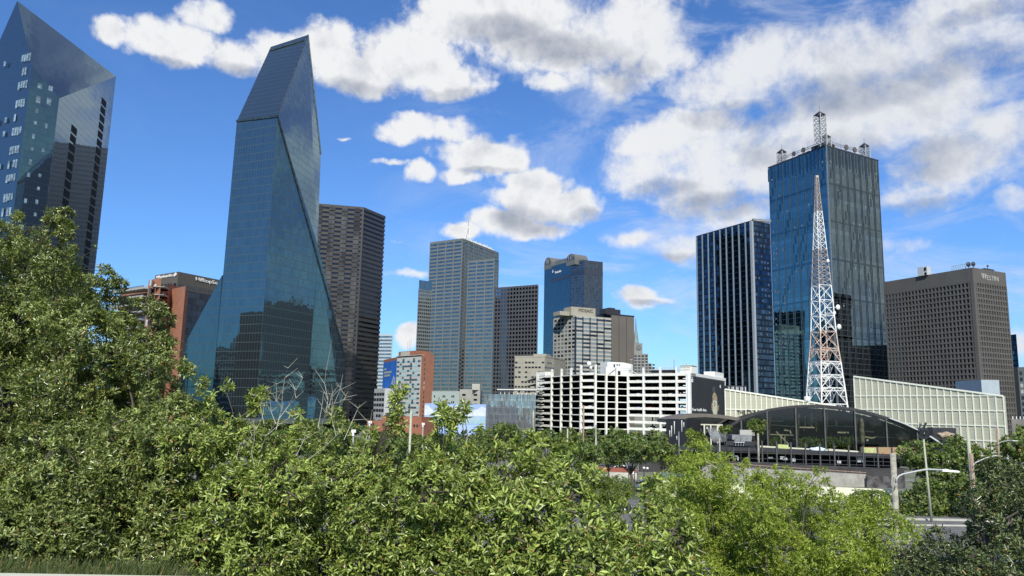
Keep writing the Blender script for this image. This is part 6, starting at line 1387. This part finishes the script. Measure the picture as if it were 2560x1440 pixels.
dead('pale dead twigs among the shrub tops below the prism tower', [[(610, 1120), (640, 1075), (655, 1045)], [(650, 1130), (665, 1090), (700, 1060), (730, 1040)], [(590, 1150), (600, 1110), (630, 1090)], [(740, 1140), (760, 1100), (800, 1075)], [(770, 1150), (820, 1110), (850, 1080)], [(905, 1140), (915, 1100), (925, 1060)], [(640, 1180), (628, 1130), (636, 1100)]], 8.0)

# trees further off
def mtree(name, label, px, pytop, wpx, hpx, Y, mt, group=None, n=9, L=None, dens=None, tall=1.0, ground=0.0, sk=.62, simple=True, k=5):
    c = PY(px, pytop + hpx / 2, Y); s = Y / FPX; a_, h_ = wpx * s / 2, hpx * s / 2; lumps = []
    rr = random.Random(px * 7 + int(Y))
    for i in range(n):
        t = rr.uniform(0, 6.283); u = rr.uniform(.15, .62); zz = rr.uniform(-.6, .62); f = math.sqrt(max(.1, 1 - zz * zz)); r_ = rr.uniform(.34, .5)
        lumps.append((c[0] + a_ * u * f * math.cos(t), c[1] + a_ * u * f * math.sin(t), c[2] + h_ * zz, a_ * r_, a_ * r_, min(a_, h_) * r_ * .9))
    lumps.append((c[0], c[1], c[2], a_ * .55, a_ * .55, h_ * .6))
    L = L or Y * .0040; d_ = dens or 4.6 / (L * L)
    return tree(name, label, 'tree', lumps, (c[0], c[1], ground), mt, L, L * .58, d_ / k, k=k, trunk_r=max(.1, a_ * .07), twigs=0, group=group, simple=simple, inner=sk)
GB, GR = 'trees in front of the garage', 'dark trees on the right by the road'
for i, (px_, y_, w_, h_, Y, mk_, lab) in enumerate([
    (1258, 1050, 120, 75, 150, 'mid', 'round dark tree in front of the finned glass office'), (1365, 1072, 100, 60, 140, 'mid', 'small round tree at the left foot of the garage'),
    (1418, 1068, 110, 80, 150, 'mid', 'broad tree before the left part of the garage'), (1400, 1100, 80, 60, 110, 'midy', 'paler green tree low before the garage left of the rusty pole'),
    (1475, 1062, 70, 55, 170, 'mid', 'tree peeping up between the poles before the garage'), (1535, 1068, 90, 60, 175, 'mid', 'flat topped tree before the middle of the garage'),
    (1580, 1078, 170, 95, 120, 'mid', 'widest round tree before the right part of the garage'), (1648, 1060, 70, 85, 170, 'mid', 'dark tree squeezed between the garage and the black streaked block'),
    (600, 1056, 120, 60, 150, 'mid', 'tree behind the shrubs below the left foot of the prism tower'), (690, 1072, 130, 60, 130, 'mid', 'tree showing between the pale dead twigs'), (745, 1085, 110, 55, 105, 'midy', 'paler tree just right of the forked dead twig'),
    (835, 1075, 120, 60, 140, 'mid', 'tree behind the right tangle of dead twigs'), (905, 1094, 110, 50, 110, 'mid', 'low tree behind the white cap floodlight'), (965, 1092, 100, 50, 125, 'mid', 'low tree in front of the low brick building on its left half'),
    (1045, 1090, 110, 50, 120, 'mid', 'low tree between the pale wooden pole and the painted sea wall'), (1110, 1092, 120, 55, 110, 'midy', 'paler tree under the left half of the painted sea wall'), (1165, 1096, 100, 55, 130, 'mid', 'dark tree around the short white pole'),
    (1225, 1102, 120, 60, 105, 'mid', 'tree below the round dark tree of the finned office'), (1300, 1092, 110, 70, 120, 'mid', 'tree at the foot of the weathered pole left of the garage'), (1345, 1120, 110, 60, 90, 'midy', 'pale tree close behind the bright shrub left of the garage'),
    (1450, 1108, 120, 70, 105, 'mid', 'tree right behind the rusty pole'), (1520, 1105, 110, 60, 130, 'mid', 'tree left of the widest round tree'), (1655, 1105, 90, 60, 135, 'mid', 'tree at the left end of the dark terrace'),
    (1195, 1070, 110, 60, 190, 'mid', 'tree at the foot of the painted sea wall'), (1010, 1068, 130, 60, 170, 'mid', 'wide tree in front of the low brick building'),
    (930, 1070, 110, 60, 180, 'mid', 'tree left of the low brick building under the brown tower'), (770, 1042, 130, 60, 230, 'mid', 'distant tree under the right corner of the prism tower'), (670, 1046, 120, 50, 230, 'mid', 'distant tree under the middle of the prism tower'), (870, 1050, 90, 50, 230, 'mid', 'distant tree under the brown granite tower')]):
    mtree('roadside_tree', lab, px_, y_, w_, h_, Y, LM[mk_], GB if px_ > 1200 else 'distant trees under the towers')
mtree('upright_tree', 'upright narrow tree standing before the left end of the arch', 1893, 1036, 62, 55, 172, LM['mid'], n=8)
mtree('small_tree', 'small bright tree before the cream framed windows', 1748, 1077, 62, 50, 160, LM['midy'], n=8)
mtree('small_tree', 'tiny spreading tree under the left end of the arch', 1818, 1062, 40, 18, 170, LM['midy'], n=5)
mtree('small_tree', 'low bright tree beside the terrace posts on the left', 1662, 1128, 60, 34, 150, LM['midy'], n=6)
mtree('small_tree', 'pale green bush below the pale room of the terrace', 1690, 1138, 70, 30, 150, LM['midy'], n=6)
mtree('fuzzy_bush', 'fuzzy olive green bush in the gap left of the white car', 1515, 1176, 150, 110, 46, LM['midy'], n=12, L=.09, k=8)
mtree('fuzzy_bush', 'fuzzy pale green bush in front of the cream barrier by the wooden pole', 2160, 1212, 130, 70, 48, LM['midy'], n=10, L=.09, k=8)
for i, (px_, y_, w_, h_, Y, mk_, lab) in enumerate([
    (2335, 1108, 175, 110, 106, 'mid', 'large green tree right of the thick wooden pole below the arch end'), (2315, 1190, 170, 115, 103, 'mid', 'lower round tree above the kerb right of the thick wooden pole'),
    (2395, 1085, 90, 70, 118, 'mid', 'tree top under the rock sculpture'), (2450, 1110, 120, 90, 116, 'mid', 'tree behind the reddish lamp pole'),
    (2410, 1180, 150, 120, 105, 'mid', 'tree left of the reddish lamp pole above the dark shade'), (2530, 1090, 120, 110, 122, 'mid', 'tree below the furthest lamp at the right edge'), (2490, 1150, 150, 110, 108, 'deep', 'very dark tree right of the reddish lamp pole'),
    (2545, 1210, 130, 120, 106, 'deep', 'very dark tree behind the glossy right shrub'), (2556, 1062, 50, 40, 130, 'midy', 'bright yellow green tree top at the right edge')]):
    mtree('verge_tree', lab, px_, y_, w_, h_, Y, LM[mk_], GR, n=13)
mtree('shade_shrub', 'deep green undergrowth in the shade at the roadside', 2400, 1255, 130, 50, 102, LM['deep'], n=8)  # near-black leaf puts the shade under the canopies into its colour
# plants in the conservatory
rr = random.Random(5)
for i, (xa, xb, lab) in enumerate(((1925, 1945, 'leafy pot plant inside the hall at the far left mullion'), (1995, 2030, 'broad leaved plant inside the hall left of centre'), (2030, 2062, 'broad leaved plant inside the hall at its centre'), (2072, 2105, 'broad leaved plant inside the hall right of centre'), (2108, 2140, 'broad leaved plant inside the hall next to the root column'))):
    lm = [(*PY(rr.uniform(xa, xb), rr.uniform(1098, 1118), YC + 3), .9, .9, .7) for _ in range(7)]; c = PY((xa + xb) / 2, 1130, YC + 3)
    tree('hall_plant', lab, 'plant', lm, (c[0], c[1], zB), LM['mid'], .55, .3, 7, k=5, trunk_r=.06, twigs=0, group='plants inside the conservatory', simple=True)
# grass strip and concrete ledge at the bottom left, next to the camera
ga, gb_ = PY(-300, 1425, 4.6), PY(430, 1428, 4.6); zg = PY(200, 1545, 4.6)[2]
mb = MB(); mb.box(ga[0] - .5, gb_[0] + .1, 3.9, 5.4, zg - 2.5, zg); tag(mb.build('verge_bank', M['ground']), kind='structure')
N = 9000; bx_ = rng.uniform(ga[0], gb_[0] + .25, N); by_ = rng.uniform(4.3, 5.5, N); h_ = rng.uniform(.07, .2, N) * np.clip((gb_[0] + .3 - bx_) / .7, .35, 1)
b0 = np.stack([bx_, by_, np.full(N, zg)], 1); ln = np.stack([rng.normal(size=N) * .06 + .03, rng.normal(size=N) * .05, h_], 1); sd_ = np.stack([rng.uniform(.003, .006, N), rng.normal(size=N) * .003, np.zeros(N)], 1)
Vv_ = np.stack([b0 - sd_, b0 + sd_, b0 + ln * .6 + sd_ * .8, b0 + ln, b0 + ln * .6 - sd_ * .8], 1).reshape(-1, 3)
me = bpy.data.meshes.new('grass'); me.from_pydata(Vv_.tolist(), [], [tuple(range(i * 5, i * 5 + 5)) for i in range(N)]); me.materials.append(leafm('grass_blade', (.03, .05, .012), (.12, .15, .04), .6, .2)); o_ = bpy.data.objects.new('grass', me); COL.objects.link(o_); tag(o_, 'strip of rough grass along the bottom left', 'grass', kind='stuff')
p = PY(0, 1436, 4.2); q = PY(520, 1441, 4.2); mb = MB(); mb.extr([p - V3(1.5, 0, 0), q, q - Z * .5, p - V3(1.5, 0, .5)], V3(0, -.25, 0)); tag(mb.build('concrete_ledge', M['cream'], None, origin=(p[0], p[1], p[2])), 'pale concrete ledge at the very bottom left', 'ledge')
# wires
mb = MB()
for (x0_, y0_, Y0), (x1_, y1_, Y1) in (((1500, 1140, 60), (2232, 1170, 44)), ((1480, 1150, 60), (1900, 1140, 170)), ((2232, 1168, 44), (2560, 1160, 60)), ((2492, 1080, 118), (2570, 1110, 90))):
    a_, b_ = PY(x0_, y0_, Y0), PY(x1_, y1_, Y1); mb.tube([a_ + (b_ - a_) * t - Z * .8 * 4 * t * (1 - t) * .5 for t in np.linspace(0, 1, 9)], .012, 4)
tag(mb.build('overhead_wires', M['dark'], None, origin=PY(1900, 1150, 60)), 'thin black wires sagging across in front of the terrace', 'wires')
